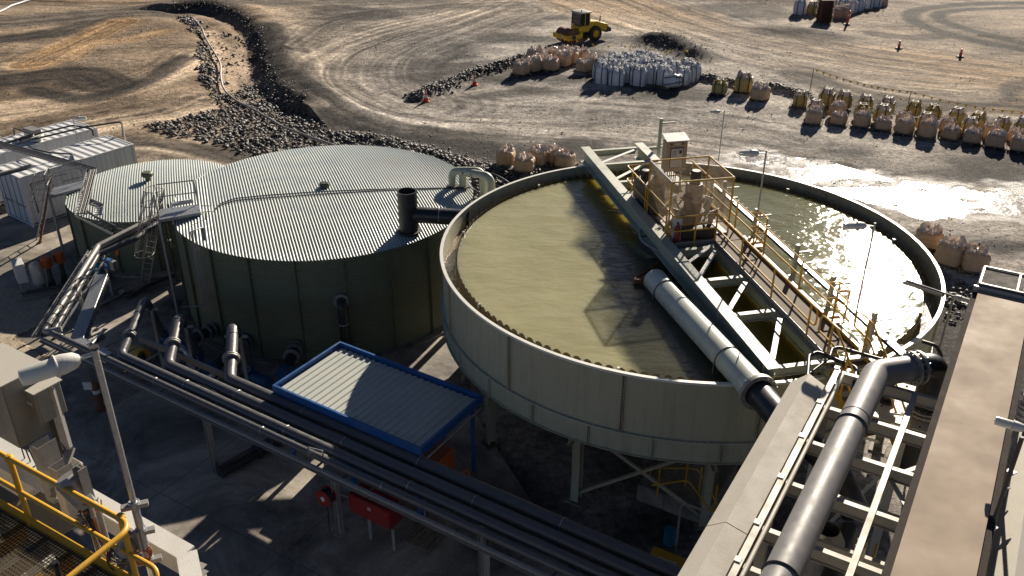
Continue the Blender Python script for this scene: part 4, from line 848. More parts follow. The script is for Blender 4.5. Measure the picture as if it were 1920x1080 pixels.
# ---------------- pipe rack across the yard ----------------
E1=az(122.3); N1=az(32.3); F0=P(75,634,2.15)
def K(s,n,z): q=F0+E1*s+N1*n; return V((q.x,q.y,z))
def sn(p): d=p-F0; return d.dot(E1),d.dot(N1)
LEN=27.0
rk=thing('pipe_rack','long low galvanised rack on posts carrying four black pipes diagonally across the yard','pipe rack',(K(0,0,0)))
MB().chan(K(0,0,2.15),K(LEN,0,2.15),.09,.2,.01,1).build('side_channel',M['galvd'],rk)
MB().chan(K(2.9,1.78,2.15),K(LEN,1.78,2.15),.09,.2,.01,-1).build('side_channel',M['galvd'],rk)
for k in range(29):
    s=.35+.95*k
    if s<LEN: MB().bar(K(s,.09,2.08),K(s,1.7,2.08),.05,.04).build('rung',M['galvd'],rk)
def posts():
    for px,py in((400,885),(636,1003)):
        s,_=sn(P(px,py,0)); q=K(s,.06,0)
        p=MB().ibeam(q,K(s,.06,2.05),.16,.16,.01,.012,up=tuple(E1)).build('post',M['galvd'],rk); MB().box(q+V((0,0,.012)),(.32,.32,.025),31).build('foot_plate',M['galvd'],p)
    for s in(1.2,13.2+4.6,22.5):
        q=K(s,.8,0); p=MB().ibeam(q,K(s,.8,2.05),.16,.16,.01,.012,up=tuple(E1)).build('post',M['galvd'],rk); MB().box(q+V((0,0,.012)),(.32,.32,.025),31).build('foot_plate',M['galvd'],p)
posts()
ZP=2.25
def rackpipe(lab,n,r,top,elb,foot=None,flz=True):
    """branch from a floor pump up and over, down on to the rack and away along it"""
    s0,_=sn(P(elb[0],elb[1],2.35)); t=thing('riser_pipe',lab,'pipe',K(s0,n,2))
    z=ZP+r; pts=[K(LEN+2,n,z),K(s0,n,z)]
    T=P(top[0],top[1],3.0); pts.append(T)
    T2_=V((T.x-.0,T.y+.75,2.95)); pts+=[V((T2_.x,T2_.y,T2_.z)),V((T2_.x+.02,T2_.y+.02,.9))]
    pp=bend([pts[0],pts[1],pts[2]+V((0,0,0)),pts[4]],.38,10)
    MB().tube(pp,r,22).build('pipe',M['riser'],t)
    a=K(s0,n,z); d=(T-a).normalized(); q=a+d*.95
    MB().lathe([(r,-.06),(r+.085,-.06),(r+.085,-.02),(r+.02,-.02),(r+.02,.02),(r+.085,.02),(r+.085,.06),(r,.06)],q,26,axis=d).build('flange',M['galvd'],t,angle=30)
    MB().torus(a+d*2.0,r+.004,.01,22,6,axis=d).build('weld_ring',M['galv'],t)
    for s in(3.2,7.5,12): MB().torus(K(s0+s,n,z),r+.006,.012,22,6,axis=E1).build('clamp',M['galv'],t)
    g=V((pts[4].x,pts[4].y,0))
    v=thing('pump_valve','dark blue flanged valve and pump under '+lab.split(',')[0].replace('black riser pipe ','riser '),'valve',g)
    MB().lathe([(0,1.3),(.2,1.3),(.2,1.24),(.13,1.2),(.2,1.0),(.24,.85),(.2,.7),(.13,.5),(.2,.45),(.2,.38),(0,.38)],g,26).build('valve_body',M['bluev'],v,angle=30)
    MB().box(g+V((0,0,.19)),(.9,.5,.38),31).build('pump_base',M['dark'],v,bevel=.03); MB().cyl(g+E1*.2+V((0,0,.5)),g+E1*.95+V((0,0,.5)),.2,18).build('motor',M['bluev'],v)
    MB().torus(g+V((.0,-.3,.95)),.14,.014,20,6,axis=(0,1,0)).build('hand_wheel',M['galvd'],v)
    # support frame
    f=thing('pipe_stand','galvanised angle stand holding up '+lab.split(',')[0].replace('black riser pipe ','the riser '),'pipe stand',V((T.x,T.y-.5,0)))
    b=V((T.x+.25,T.y-.25,0)); MB().bar(b,b+V((0,0,2.75)),.1,.1).build('post',M['galvd'],f); MB().bar(b+V((-.5,0,2.72)),b+V((.25,0,2.72)),.1,.06).build('arm',M['galvd'],f)
rackpipe('black riser pipe nearest the tray corner, bent over the yard pumps',.58,.15,(272,560),(228,668))
rackpipe('black riser pipe in the middle of three, beside the tank ladder',1.0,.18,(336,592),(303,696))
rackpipe('black riser pipe closest to the blue shelter, rising before the dark tank',1.46,.195,(437,610),(424,722))
t=thing('rack_pipe','thin black pipe lying along the near side of the rack from the tray corner','pipe',K(0,.3,2.2))
MB().tube(bend([K(LEN+2,.24,ZP+.1),K(.4,.24,ZP+.1),P(183,478,3.0),P(255,447,3.18),P(330,393,3.3)],.3,8),.11,18).build('pipe',M['riser'],t)
for s in(.9,5.8,10.5,15): MB().torus(K(s,.24,ZP+.1),.114,.012,20,6,axis=E1).build('clamp',M['galv'],t)
t=thing('hose','thin black hose lying loosely over the rack pipes near the first riser','hose',K(4,.5,2.3)); 
MB().tube(bend([K(2.2,.5,2.42),K(4,.62,2.45),K(5.5,.45,2.42),K(7.5,.75,2.5),K(9.5,.62,2.45)],.6,6),.022,8).build('hose_line',M['black'],t)
t=thing('bracket_frame','small galvanised U bracket with brass tap standing over the near rack pipe','bracket',K(13.7,.3,2.2)); q=P(584,850,2.5)
s_,n_=sn(q); MB().tube(bend([K(s_-.15,.15,2.1),K(s_-.15,.15,2.62),K(s_+.3,.25,2.62),K(s_+.3,.25,2.1)],.03,3),.022,8).build('frame',M['galv'],t); MB().cyl(K(s_,.2,2.4),K(s_+.15,.2,2.4),.03,10).build('tap',M['yellow'],t)
# ---------------- rising tray from the corner towards the tanks ----------------
def ladder_tray(lab,path,w,name='cable_tray',rung=.3,mat='galv',h=.1,pipes=0,solid=False):
    t=thing(name,lab,'cable tray',path[0])
    for i,(a,b) in enumerate(zip(path[:-1],path[1:])):
        d=(b-a).normalized(); s=V((d.y,-d.x,0)).normalized()
        for k in(-1,1): MB().bar(a+s*k*w/2,b+s*k*w/2,.015,h).build('side_rail',M[mat],t)
        n=int((b-a).length/rung); m=MB()
        for j in range(n): q=a.lerp(b,(j+.5)/n)-V((0,0,h*.3)); m.bar(q-s*(w/2-.008),q+s*(w/2-.008),.03,.02)
        m.build('rungs',M[mat],t)
        if solid: m=MB(); m.bar(a-V((0,0,h*.45)),b-V((0,0,h*.45)),w-.03,.008).build('tray_floor',M[mat],t)
        for p in range(pipes):
            o=s*(-w/2+.1+.07*p); MB().cyl(a+o,b+o,.022,8).build('cable',M['dark' if p%2 else 'galvd'],t)
    return t
A0=P(83,632,2.2);A1=P(186,470,2.95);A2=P(318,402,3.15)
ladder_tray('wide tray full of pipes and cables climbing from the rack corner towards the tanks',[A0,A1,A2],.85,pipes=6,rung=.45)
t=thing('service_pipe','grey insulated pipe strapped in the tray climbing to the tanks','pipe',A0)
sd=az(-5.7+90); MB().tube(bend([K(.5,.55,ZP+.16),A0+sd*.0+V((0,0,.16)),A1+sd*.0+V((0,0,.2)),A2+V((0,0,.2))],.25,8),.11,18).build('pipe',M['galvd'],t)
for k in range(9): q=(A0).lerp(A1,.08+.1*k)+V((0,0,.165+.03*.0)); MB().torus(q,.115,.012,18,6,axis=(A1-A0)).build('strap',M['dark'],t)
t=thing('steel_beam','heavy galvanised box beam beside the climbing tray, propped on two posts','beam',P(165,640,0))
a=P(192,520,2.6);b=P(146,640,2.0); MB().bar(a,b,.45,.3).build('beam',M['galv'],t,bevel=.01)
for q in(P(170,628,0),P(182,588,0)): MB().bar(q,q+V((0,0,2.0)),.12,.12).build('post',M['galvd'],t)
MB().bar(P(146,640,2.0),P(205,672,2.0),.3,.28).build('return_beam',M['galv'],t)
a=P(182,650,2.15);b=P(196,622,2.15)
t=thing('steel_channel','short galvanised channel stub reaching from the rack towards the pumps','channel',P(155,650,2)); MB().chan(P(150,652,2.1),P(197,628,2.1),.12,.14,.01).build('channel',M['galv'],t); MB().cyl(P(172,645,2.2),P(196,618,2.25),.06,12).build('pipe_stub',M['galv'],t)
for i,(p0,p1) in enumerate((((114,628),(170,656)),((178,654),(214,675)))): 
    tt=thing('steel_angle','thin galvanised angle bar on the rack, '+('left one by the tray corner','right one by the lamp pole'),'angle bar',P(*p0,2.4)) if 0 else thing('steel_angle','thin galvanised angle bar laid on the rack '+('by the tray corner','by the near lamp pole')[i],'angle bar',P(*p0,2.4))
    MB().chan(P(*p0,2.4),P(*p1,2.4),.06,.07,.008).build('bar',M['galv'],tt)
ladder_tray('upper side tray stepping from the small tank down to the climbing pipes, left one',[P(150,400,3.3),P(222,436,3.1)],.5,rung=.35)
ladder_tray('cable tray running over the white containers and down past the small tank',[P(-30,262,3.6),P(172,318,3.6),P(158,372,3.5),P(150,400,3.4)],.42,rung=.25,pipes=4,solid=True)
ladder_tray('short tray arm lying over the small tank roof',[P(160,374,3.3),P(188,386,3.25),P(184,402,3.2)],.3,rung=.2,solid=True)
t=thing('flexible_hose','black flexible hose drooping from the container tray down to the climbing pipes','hose',P(153,372,3.4))
MB().tube(bend([P(160,330,3.5),P(156,352,3.55),P(152,372,3.4),P(160,392,3.4),P(180,408,3.3),P(215,424,3.2),P(245,430,3.2)],.3,6),.035,10).build('hose_line',M['black'],t)
# ---------------- ladders and platforms ----------------
def caged_ladder(lab,base,z1,face,hoops,name='caged_ladder',w=.45,lean=V((0,0,0))):
    e=az(face); s=V((e.y,-e.x,0)); base=V(base); t=thing(name,lab,'ladder',base)
    class LM(MB):
        def build(sf,*a,**k):
            sf.v=[(x+lean.x*z,y+lean.y*z,z) for x,y,z in sf.v]; return MB.build(sf,*a,**k)
    MB_=LM
    for k in(-1,1): MB_().bar(base+s*k*w/2,base+s*k*w/2+V((0,0,z1)),.06,.03).build('stringer',M['galvd'],t)
    m=MB_(); z=.3
    while z<z1: m.cyl(base+s*w/2+V((0,0,z)),base-s*w/2+V((0,0,z)),.014,6); z+=.3
    m.build('rungs',M['galvd'],t)
    def hp(z,r=.38):
        c=base+e*.35+V((0,0,z)); return [c-e*.35+s*w/2]+[c+e*(r*math.sin(R(a)))+s*(r*math.cos(R(a))) for a in range(-20,201,20)]+[c-e*.35-s*w/2]
    for z in hoops: MB_().tube(hp(z),.018,8).build('hoop',M['galvd'],t)
    for a in range(0,181,30):
        c=base+e*(.35+.38*math.sin(R(a)))+s*(.38*math.cos(R(a))); MB_().bar(c+V((0,0,hoops[0])),c+V((0,0,hoops[-1])),.03,.012).build('cage_bar',M['galvd'],t)
    return t
caged_ladder('tall caged ladder standing between the two covered tanks',P(271,533,0),5.2,200,[1.9,2.8,3.7,4.5,5.2],lean=(P(296,372,4.6)-P(271,533,0))/4.6)
caged_ladder('caged ladder beside the container doors, by the small tank',P(72,452,0),3.5,225,[2.3,2.9,3.5],lean=(P(92,342,3.0)-P(72,452,0))/3.0)
def platform(lab,corners,z,rails,legs):
    c=corners[0]; t=thing('access_platform',lab,'platform',(c.x,c.y,0))
    m=MB(); m.prism([(p.x,p.y) for p in corners] if sum(corners[i-1].x*corners[i].y-corners[i].x*corners[i-1].y for i in range(len(corners)))>0 else [(p.x,p.y) for p in corners[::-1]],z-.12,z); m.build('deck',M['galv'],t)
    for i,j in rails:
        a=V((corners[i].x,corners[i].y,z));b=V((corners[j].x,corners[j].y,z)); m=MB()
        for h in(.5,1.0): m.cyl(a+V((0,0,h)),b+V((0,0,h)),.024,8)
        h=m.build('handrail',M['galvd'],t)
        for k in(0,1): q=a.lerp(b,k); MB().cyl(q,q+V((0,0,1)),.026,8).build('post',M['galvd'],h)
    for q in legs: MB().bar(V((q.x,q.y,0)),V((q.x,q.y,z-.12)),.09,.09).build('leg',M['galvd'],t)
    return t
zz=4.55
pc=[P(298,412,zz),P(377,398,zz),P(371,383,zz),P(300,392,zz)]
platform('small galvanised platform at the left edge of the large tank roof',pc,zz,[(2,3),(3,0)],[pc[0]])
t=thing('roof_step','white step box bolted to the large tank roof next to the platform','step',P(340,398,4.6)); MB().bar(P(322,384,4.8),P(362,376,4.8),.14,.14).build('step_beam',M['white'],t,bevel=.01); MB().tube(bend([P(378,398,4.65),P(398,396,4.6),P(396,386,4.6),P(378,386,4.65)],.1),.02,8).build('grab_rail',M['galvd'],t)
z2=2.75
pc=[P(92,368,z2),P(160,350,z2),P(166,336,z2),P(100,352,z2)]
platform('galvanised access platform between the white containers and the small tank',pc,z2,[(2,3),(3,0),(0,1)],[P(92,368,z2)])
t=thing('leaning_post','reddish brown steel post standing on the sunlit concrete beside the small tank','post',P(75,455,0)); q=P(75,455,0); MB().bar(q,P(95,336,3.2),.09,.09).build('post',M['rust'],t); MB().box(q+V((0,0,.02)),(.2,.2,.03)).build('foot',M['rust'],t)
t=thing('brace_frame','dark steel triangular brace frame hanging beside the caged ladder near the containers','brace',P(60,400,0)); a=P(76,412,0)
MB().bar(P(57,345,2.7),P(76,410,.15),.05,.05).build('strut',M['dark'],t); MB().bar(P(76,410,.15),P(104,398,.15),.05,.05).build('strut',M['dark'],t); MB().bar(P(57,345,2.7),P(92,336,2.9),.05,.05).build('strut',M['dark'],t)
t=thing('tank_ladder','pair of thin galvanised conduits hooked over the front edge of the large tank roof','conduit',P(365,460,4.4))
for k in range(4):
    a=P(357+k*3.0,435-k*1.2,4.95); b=P(376+k*1.6,428-k*.6,4.95); c=P(380+k*1.3,452-k*.3,4.45); g=V((a.x,a.y,0)); 
    top=P(357+k*3.0,434-k,5.0); dz=V((top.x,top.y,1.95)); MB().tube(bend([c,V((b.x,b.y,b.z)),top,dz,P(345-k*2,575,1.95)],.05,3),.017,6).build('conduit',M['galvd'],t)
# posts beside big tank
for px,py,h,lab in((345,540,3.9,'dark downpipe post at the left edge of the large tank'),(332,528,3.9,'second dark downpipe post at the left edge of the large tank')):
    t=thing('downpipe',lab,'pipe',P(px,py,0)); q=P(px,py,0); MB().cyl(q,q+V((0,0,h)),.05,10).build('pipe',M['dark'],t); MB().box(q+V((0,0,2)),(.14,.14,.05)).build('clip',M['galvd'],t)
# ---------------- pump skid ----------------
def skid():
    o=P(105,555,0); a=112
    t=thing('pump_skid','steel skid frame carrying cabinet, pressure vessel and orange topped pumps, behind the climbing tray','skid',o)
    e=az(62); r=az(152); c=P(110,545,0)
    for k in(-.35,.35): MB().chan(c-e*1.5+r*k+V((0,0,.08)),c+e*1.5+r*k+V((0,0,.08)),.08,.12).build('skid_rail',M['galvd'],t)
    for k in(-1.4,-.5,.4,1.4): MB().bar(c+e*k-r*.35+V((0,0,.06)),c+e*k+r*.35+V((0,0,.06)),.08,.06).build('cross_bar',M['galvd'],t)
    q=P(48,545,0); t2=thing('electrical_cabinet','white electrical cabinet on legs at the left end of the pump skid','cabinet',q); A=28
    MB().box(q+V((0,0,.95)),(.75,.38,.85),55).build('body',M['white'],t2,bevel=.012)
    ee=az(55); rr=V((ee.y,-ee.x,0))
    MB().box(q+V((0,0,.96))-ee*.2,(.68,.02,.76),55).build('door',M['white'],t2,bevel=.006)
    MB().box(q-ee*.215+rr*(-.02)+V((0,0,1.15)),(.09,.012,.2),55).build('warning_label',M['red'],t2); MB().box(q-ee*.215+rr*.02+V((0,0,.92)),(.05,.012,.14),55).build('label',M['blue'],t2)
    for x in(-.3,.3):
        for y in(-.14,.14): MB().bar(q+rr*x+ee*y,q+rr*x+ee*y+V((0,0,.53)),.04,.04).build('leg',M['galvd'],t2)
    q=P(78,542,0); t3=thing('pressure_vessel','cream upright pressure vessel standing on the pump skid','vessel',q)
    MB().lathe([(0,1.32),(.14,1.28),(.24,1.18),(.27,1.05),(.27,.4),(.24,.28),(.14,.2),(0,.18)],q,30).build('shell',M['cream'],t3,angle=50); MB().lathe([(.22,0),(.22,.25),(.2,.25)],q,20).build('skirt',M['galvd'],t3); MB().box(q+V((.2,-.2,.9)),(.1,.1,.12),45).build('name_plate',M['white'],t3)
    for i,(px,py) in enumerate(((100,540),(123,530))):
        q=P(px,py,0); t4=thing('vertical_pump','vertical multistage pump with orange motor, '+('next to the cream vessel','farther right by the tray')[i],'pump',q)
        MB().lathe([(0,1.5),(.17,1.5),(.21,1.45),(.21,1.42),(.18,1.4),(.19,1.02),(.12,.98)],q,24).build('motor',M['orange'],t4,angle=30)
        m=MB()
        for k in range(20): ang=2*PI*k/20; e_=V((math.cos(ang),math.sin(ang),0)); m.bar(q+e_*.2+V((0,0,1.04)),q+e_*.2+V((0,0,1.38)),.008,.05,up=e_)
        m.build('cooling_fins',M['orange'],t4); MB().cyl(q+V((0,0,.3)),q+V((0,0,1.0)),.1,16).build('stage_casing',M['dark'],t4)
        MB().box(q+V((0,0,.2)),(.45,.3,.24),62).build('base',M['dark'],t4,bevel=.02)
    t5=thing('manifold_pipe','dark manifold pipe running along the pump skid floor','pipe',c); MB().cyl(c-e*1.2+r*.2+V((0,0,.3)),c+e*2.2+r*.2+V((0,0,.3)),.08,14).build('pipe',M['dark'],t5); MB().cyl(c+e*1.6+r*.2+V((0,0,.3)),c+e*1.8+r*.2+V((0,0,.3)),.13,14).build('flange',M['dark'],t5)
    # eyewash / blue instrument stand under the tray
    q=P(212,555,0); t6=thing('instrument_stand','galvanised stand with blue instrument box and red lever beside the climbing tray','instrument stand',q)
    MB().bar(q,q+V((0,0,2.3)),.09,.09).build('post',M['galvd'],t6); b=P(203,494,1.9)
    MB().box(b,(.42,.22,.42),30).build('blue_box',M['blue'],t6,bevel=.01); MB().box(b+az(210)*.12,(.14,.02,.14),30).build('sticker',M['white'],t6); MB().box(b+az(120)*.32,(.22,.2,.4),30).build('side_box',M['galv'],t6,bevel=.01)
    l=P(219,478,2.2); MB().cyl(l,l+V((.05,0,.3)),.045,10).build('lever',M['orange'],t6)
    for k in(-1,1): MB().chan(q+az(31)*-.9+az(121)*.3*k+V((0,0,.06)),q+az(31)*.7+az(121)*.3*k+V((0,0,.06)),.07,.1).build('base_rail',M['galvd'],t6)
    q=P(188,530,0); t7=thing('blue_cylinder','bright blue cylinder half hidden behind the climbing tray beam','cylinder',q); MB().lathe([(0,1.0),(.12,.97),(.15,.9),(.15,0)],q,20).build('body',paint('cyan_blue',(.02,.32,.45),.4),t7,angle=40); MB().cyl(q+V((0,0,1)),q+V((0,0,1.1)),.04,10).build('valve',M['dark'],t7)
    t8=thing('floor_pipe','low black elbow pipe on the concrete leading to the tank ladder','pipe',P(230,540,0)); MB().tube(bend([P(228,548,.25),P(232,552,.12),P(246,556,.12),P(272,538,.14),P(330,514,.2)],.3,6),.07,14).build('pipe',M['black'],t8); MB().cyl(P(228,546,.3),P(228,549,.2),.1,12).build('flange',M['galvd'],t8)
skid()
def chute():
    t=thing('sheet_guard','folded grey sheet metal guard leaning by the base of the large tank','guard',P(325,555,0))
    a,b,c,d=P(312,540,.9),P(342,535,.9),P(345,560,.1),P(322,565,.1); m=MB(); m.add([a,b,c,d,a+V((0,0,.03)),b+V((0,0,.03)),c+V((0,0,.03)),d+V((0,0,.03))],[(0,1,2,3),(7,6,5,4),(0,4,5,1),(1,5,6,2),(2,6,7,3),(3,7,4,0)]); m.build('sheet',M['galvd'],t)
    q=P(330,562,0); MB().bar(q,q+V((0,0,.6)),.06,.06).build('leg',M['galvd'],t)
chute()
# ---------------- containers ----------------
CE=az(37); CRt=V((CE.y,-CE.x,0))
def container(lab,corner,L=6.06,Wd=2.44,H=2.6,doors=True):
    """corner = near right bottom corner"""
    t=thing('shipping_container',lab,'container',corner,'white shipping containers'); c=V((corner.x,corner.y,0))
    def q(a,b,z): return c-CRt*a+CE*b+V((0,0,z))
    for a in(0,1):
        m=MB(); n=int(L/.07); vs=[]
        for i in range(n+1):
            k=i%4; off=(.0,.0,.035,.035)[k]; bb=.1+(L-.2)*i/n
            for z in(.16,H-.1): vs.append(q(.03+off if a==0 else Wd-.03-off,bb,z))
        m.grid(vs,n+1,2); m.build('side_wall',M['cont'],t,smooth=False)
    m=MB(); n=int(L/.105); vs=[]
    for i in range(n+1):
        k=i%4; zo=(0,0,-.035,-.035)[k]; bb=.08+(L-.16)*i/n
        for a in(.08,Wd-.08): vs.append(q(a,bb,H-.015+zo))
    m.grid(vs,n+1,2); m.build('roof',M['cont'],t,smooth=False)
    m=MB(); m.hexa([q(a,b,z) for z in(.1,.16) for a,b in((.02,.02),(Wd-.02,.02),(Wd-.02,L-.02),(.02,L-.02))]); m.build('floor',M['dark'],t)
    for a in(.05,Wd-.05):
        for b in(.05,L-.05): m=MB(); m.box(q(a,b,H/2),(.12,.12,H),37); p=m.build('corner_post',M['cont'],t)
        for z in(.1,H-.04): MB().bar(q(a,.1,z),q(a,L-.1,z),.06,.09).build('side_rail',M['cont'],t)
    for b in(.03,L-.03):
        for z in(.1,H-.04): MB().bar(q(.1,b,z),q(Wd-.1,b,z),.06,.1).build('end_rail',M['cont'],t)
    MB().hexa([q(a,b,z) for z in(.16,H-.1) for a,b in((.1,L-.05),(Wd-.1,L-.05),(Wd-.1,L-.02),(.1,L-.02))]).build('end_wall',M['cont'],t)
    for k in(0,1):
        a0=.12+k*(Wd/2-.11); a1=a0+Wd/2-.13
        d=MB().hexa([q(a,b,z) for z in(.17,H-.12) for a,b in((a0,.02),(a1,.02),(a1,.06),(a0,.06))]).build('door',M['cont'],t)
        for f in(.25,.75):
            a=a0+(a1-a0)*f; MB().cyl(q(a,-.01,.15),q(a,-.01,H-.1),.018,8).build('lock_rod',M['galvd'],d)
        MB().hexa([q(a,b,z) for z in(1.0,1.08) for a,b in((a0+.1,-.02),(a1-.15,-.02),(a1-.15,.0),(a0+.1,.0))]).build('handle',M['galvd'],d)
    return t
c1=P(62,427,0)
container('white shipping container with closed doors, front one beside the small tank',c1)
c2=c1-CRt*4.0+CE*.3
container('white shipping container behind the front one, with pipes across its roof',c2)
c3=c1-CRt*6.75-CE*3.6
container('white shipping container farthest left, mostly outside the picture',c3)
pth=[[(-10,281),(60,262),(160,238),(228,228),(231,256)],[(-10,276),(40,258),(137,235),(173,242),(175,254)],[(-10,272),(34,261),(64,280),(90,286),(135,289),(139,302)],[(27,253),(25,240),(65,254),(-10,275)]]
for i,pp in enumerate(pth):
    t=thing('roof_pipe',('long black pipe crossing the container roofs to a tall bent end','black pipe rising over the container roofs, bent down at its middle','black pipe hanging in a curve over the front container roof','black pipe looped at the far left end of the container roofs')[i],'pipe',P(*pp[0],2.9))
    zs=[3.1,3.0,3.2,3.3,2.4] if i==0 else [3.0]*4+[2.6] if i!=3 else [2.6,3.0,3.1,3.0]
    if len(pp)>len(zs): zs+=[2.65]*(len(pp)-len(zs))
    q=[P(*a,z) for a,z in zip(pp,zs)]; MB().tube(bend(q,.18,5),.045,10).build('pipe',M['black'],t)
    if i in(0,2): MB().bar(q[-2]-V((0,0,.1)),V((q[-2].x,q[-2].y,.0 if i==0 else 2.6)),.06,.06).build('support',M['galvd'],t)
lamp(P(146,262,2.6),1.2,V((1,.2,0)),'short lamp pole on the far container roof',.8,arm=.15)
t=thing('steel_channel','long dark channel beam crossing the front container roof at the left edge','beam',P(0,325,3.2)); MB().chan(P(-20,331,3.2),P(58,311,3.2),.15,.18,.012).build('channel',M['galvd'],t)
t=thing('air_unit','grey louvred air unit on the far container roof','air unit',P(60,247,2.6)); MB().bar(P(52,246,2.9),P(70,252,2.9),.5,.5).build('housing',M['galvd'],t,bevel=.02); MB().bar(P(74,254,2.75),P(66,262,2.75),.5,.25).build('hood',M['white'],t,bevel=.02)
# ---------------- blue shelter ----------------
def shelter():
    z=2.82; c=[P(512,722,z),P(786,845,z),P(905,744,z),P(640,647,z)]  # near-left, near, right, far
    o=(c[0]+c[1]+c[2]+c[3])/4; ex=(c[1]-c[0]+c[2]-c[3]).normalized(); ey=V((-ex.y,ex.x,0)); L=(c[1]-c[0]).length*.5+(c[2]-c[3]).length*.5; Wd=(c[3]-c[0]).length*.5+(c[2]-c[1]).length*.5
    t=thing('equipment_shelter','blue framed open shelter with a cream ribbed sheet roof between tank and rack','shelter',(o.x,o.y,0))
    Q=lambda a,b,zz: V((o.x,o.y,0))+ex*a+ey*b+V((0,0,zz))
    m=MB(); vs=[]; per=.24; n=int((L-.24)/per); pro=[(0,0),(.13,0),(.155,.035),(.215,.035)]; xs=[]
    for i in range(n):
        for a,h in pro: xs.append((-L/2+.12+i*(L-.24)/n+a*(L-.24)/n/per,h))
    xs.append((L/2-.12,0))
    for x,h in xs:
        for b in(-Wd/2+.12,Wd/2-.12): vs.append(Q(x,b,z-.07+h))
    m.grid(vs,len(xs),2); m.build('roof_sheet',M['cream_roof'],t,smooth=False)
    for a,b,cc,d in((-L/2,-Wd/2,L/2,-Wd/2),(-L/2,Wd/2,L/2,Wd/2),(-L/2,-Wd/2,-L/2,Wd/2),(L/2,-Wd/2,L/2,Wd/2)):
        A=Q(a,b,z-.06);Bq=Q(cc,d,z-.06); dd=(Bq-A).normalized()
        if abs(a-cc)<.01: A+=dd*.04; Bq-=dd*.04
        else: A-=dd*.04;Bq+=dd*.04
        MB().bar(A,Bq,.08,.26).build('fascia',M['blue'],t,bevel=.006)
    for a in(-L/2+.3,L/2-.25):
        for b in(-Wd/2+.12,Wd/2-.12): MB().bar(Q(a,b,0),Q(a,b,z-.2),.13,.13).build('post',M['blue'],t)
    MB().bar(Q(0,-Wd/2+.12,0),Q(0,-Wd/2+.12,z-.2),.11,.11).build('post',M['blue'],t)
    t2=thing('orange_machine','orange engine housing standing under the right end of the blue shelter','machine',Q(L/2-1.0,-.2,0))
    MB().box(Q(L/2-1.1,0,.75),(1.5,1.1,1.3),math.degrees(math.atan2(ex.x,ex.y))+90).build('housing',M['orange'],t2,bevel=.03); MB().torus(Q(L/2+.1,.3,.6),.26,.06,26,8,axis=ex).build('hose_reel',M['orange'],t2); MB().box(Q(L/2-.2,.2,.3),(.6,.7,.5),31).build('base',M['bluev'],t2,bevel=.02)
    t3=thing('blue_cabinet','dark blue plant cabinet with yellow handles under the middle of the shelter','cabinet',Q(-.5,-.4,0))
    MB().box(Q(-.6,-.2,.8),(2.0,1.2,1.5),31).build('body',M['bluev'],t3,bevel=.03); m=MB()
    for k in(0,.5): m.tube(bend([Q(-.9+k,-.95,1.45),Q(-.9+k,-.95,1.65),Q(-.5+k,-.95,1.65),Q(-.5+k,-.95,1.45)],.06),.022,8)
    m.build('handle',M['yellow'],t3)
    t4=thing('downpipe','pale downpipe elbow at the near corner of the blue shelter','pipe',Q(L/2-.1,-Wd/2-.1,0)); MB().tube(bend([Q(L/2+.06,Wd/2-.1,z-.3),Q(L/2+.06,-Wd/2+.05,z-.38),Q(L/2-.0,-Wd/2+.0,.1)],.1),.03,8).build('pipe',M['galv'],t4)
shelter()
# ---------------- fire gear ----------------
def fire():
    q=P(612,930,1.35); s,n=sn(q); c=P(612,930,1.4); t=thing('hose_reel','red fire hose reel with white hub mounted on a rack post','hose reel',V((c.x,c.y,1.1)))
    MB().lathe([(.0,-.02),(.04,-.02),(.27,-.02),(.27,.0),(.0,.0)],c-N1*.12,32,axis=N1).build('front_disc',M['red'],t,angle=30); MB().lathe([(.0,.0),(.27,.0),(.27,.02),(.0,.02)],c+N1*.1,32,axis=N1).build('rear_disc',M['red'],t,angle=30)
    MB().lathe([(0,-.03),(.075,-.03),(.075,0)],c-N1*.13,20,axis=N1).build('hub',M['white'],t)
    m=MB(); pts=[]
    for k in range(140):
        a=k*.45; pts.append(c+N1*(-.09+.17*(k/140))+E1*math.cos(a)*.22+V((0,0,math.sin(a)*.22)))
    m.tube(pts,.018,6); m.build('coiled_hose',M['black'],t); MB().tube([c-V((0,0,.22)),c-V((0,0,1.3))-N1*.05],.015,6).build('hose_tail',M['black'],t)
    c=V((0,0,0)); a=K(sn(P(690,955,1.5))[0],-.05,1.2); t=thing('fire_cabinet','long red steel fire cabinet on two legs below the pipe rack','cabinet',(a.x,a.y,0))
    x0=P(650,955,1.2);x1=P(745,992,1.2); H0=.78;H1=1.42; b0=P(652,962,H0);b1=P(736,990,H0); L=(b1-b0).length; o=(b0+b1)/2+N1*.28; o.z=0
    MB().box(o+V((0,0,(H0+H1)/2)),(L,.55,H1-H0),31).build('body',M['red'],t,bevel=.01)
    for k in(-1,1):
        d=MB().box(o+E1*k*L/4-N1*.285+V((0,0,(H0+H1)/2)),(L/2-.02,.02,H1-H0-.04),31).build('door',M['red'],t,bevel=.004)
    MB().box(o+E1*.03-N1*.302+V((0,0,1.22)),(.1,.012,.1),31).build('white_sign',M['white'],t); MB().box(o+E1*.03-N1*.309+V((0,0,1.22)),(.035,.008,.05),31).build('latch',M['dark'],t)
    for k in(-.1,.75): MB().bar(o+E1*k-N1*.2,o+E1*k-N1*.2+V((0,0,H0)),.08,.08).build('leg',M['galvd'],t)
    MB().bar(o-E1*L/2-E1*.7+V((0,0,.95)),o-E1*L/2+V((0,0,.95)),.08,.08).build('rail',M['galvd'],t)
fire()
q=P(190,768,0); t=thing('fire_hydrant','rusty red pillar hydrant with white band in the dark yard by the near lamp pole','hydrant',q)
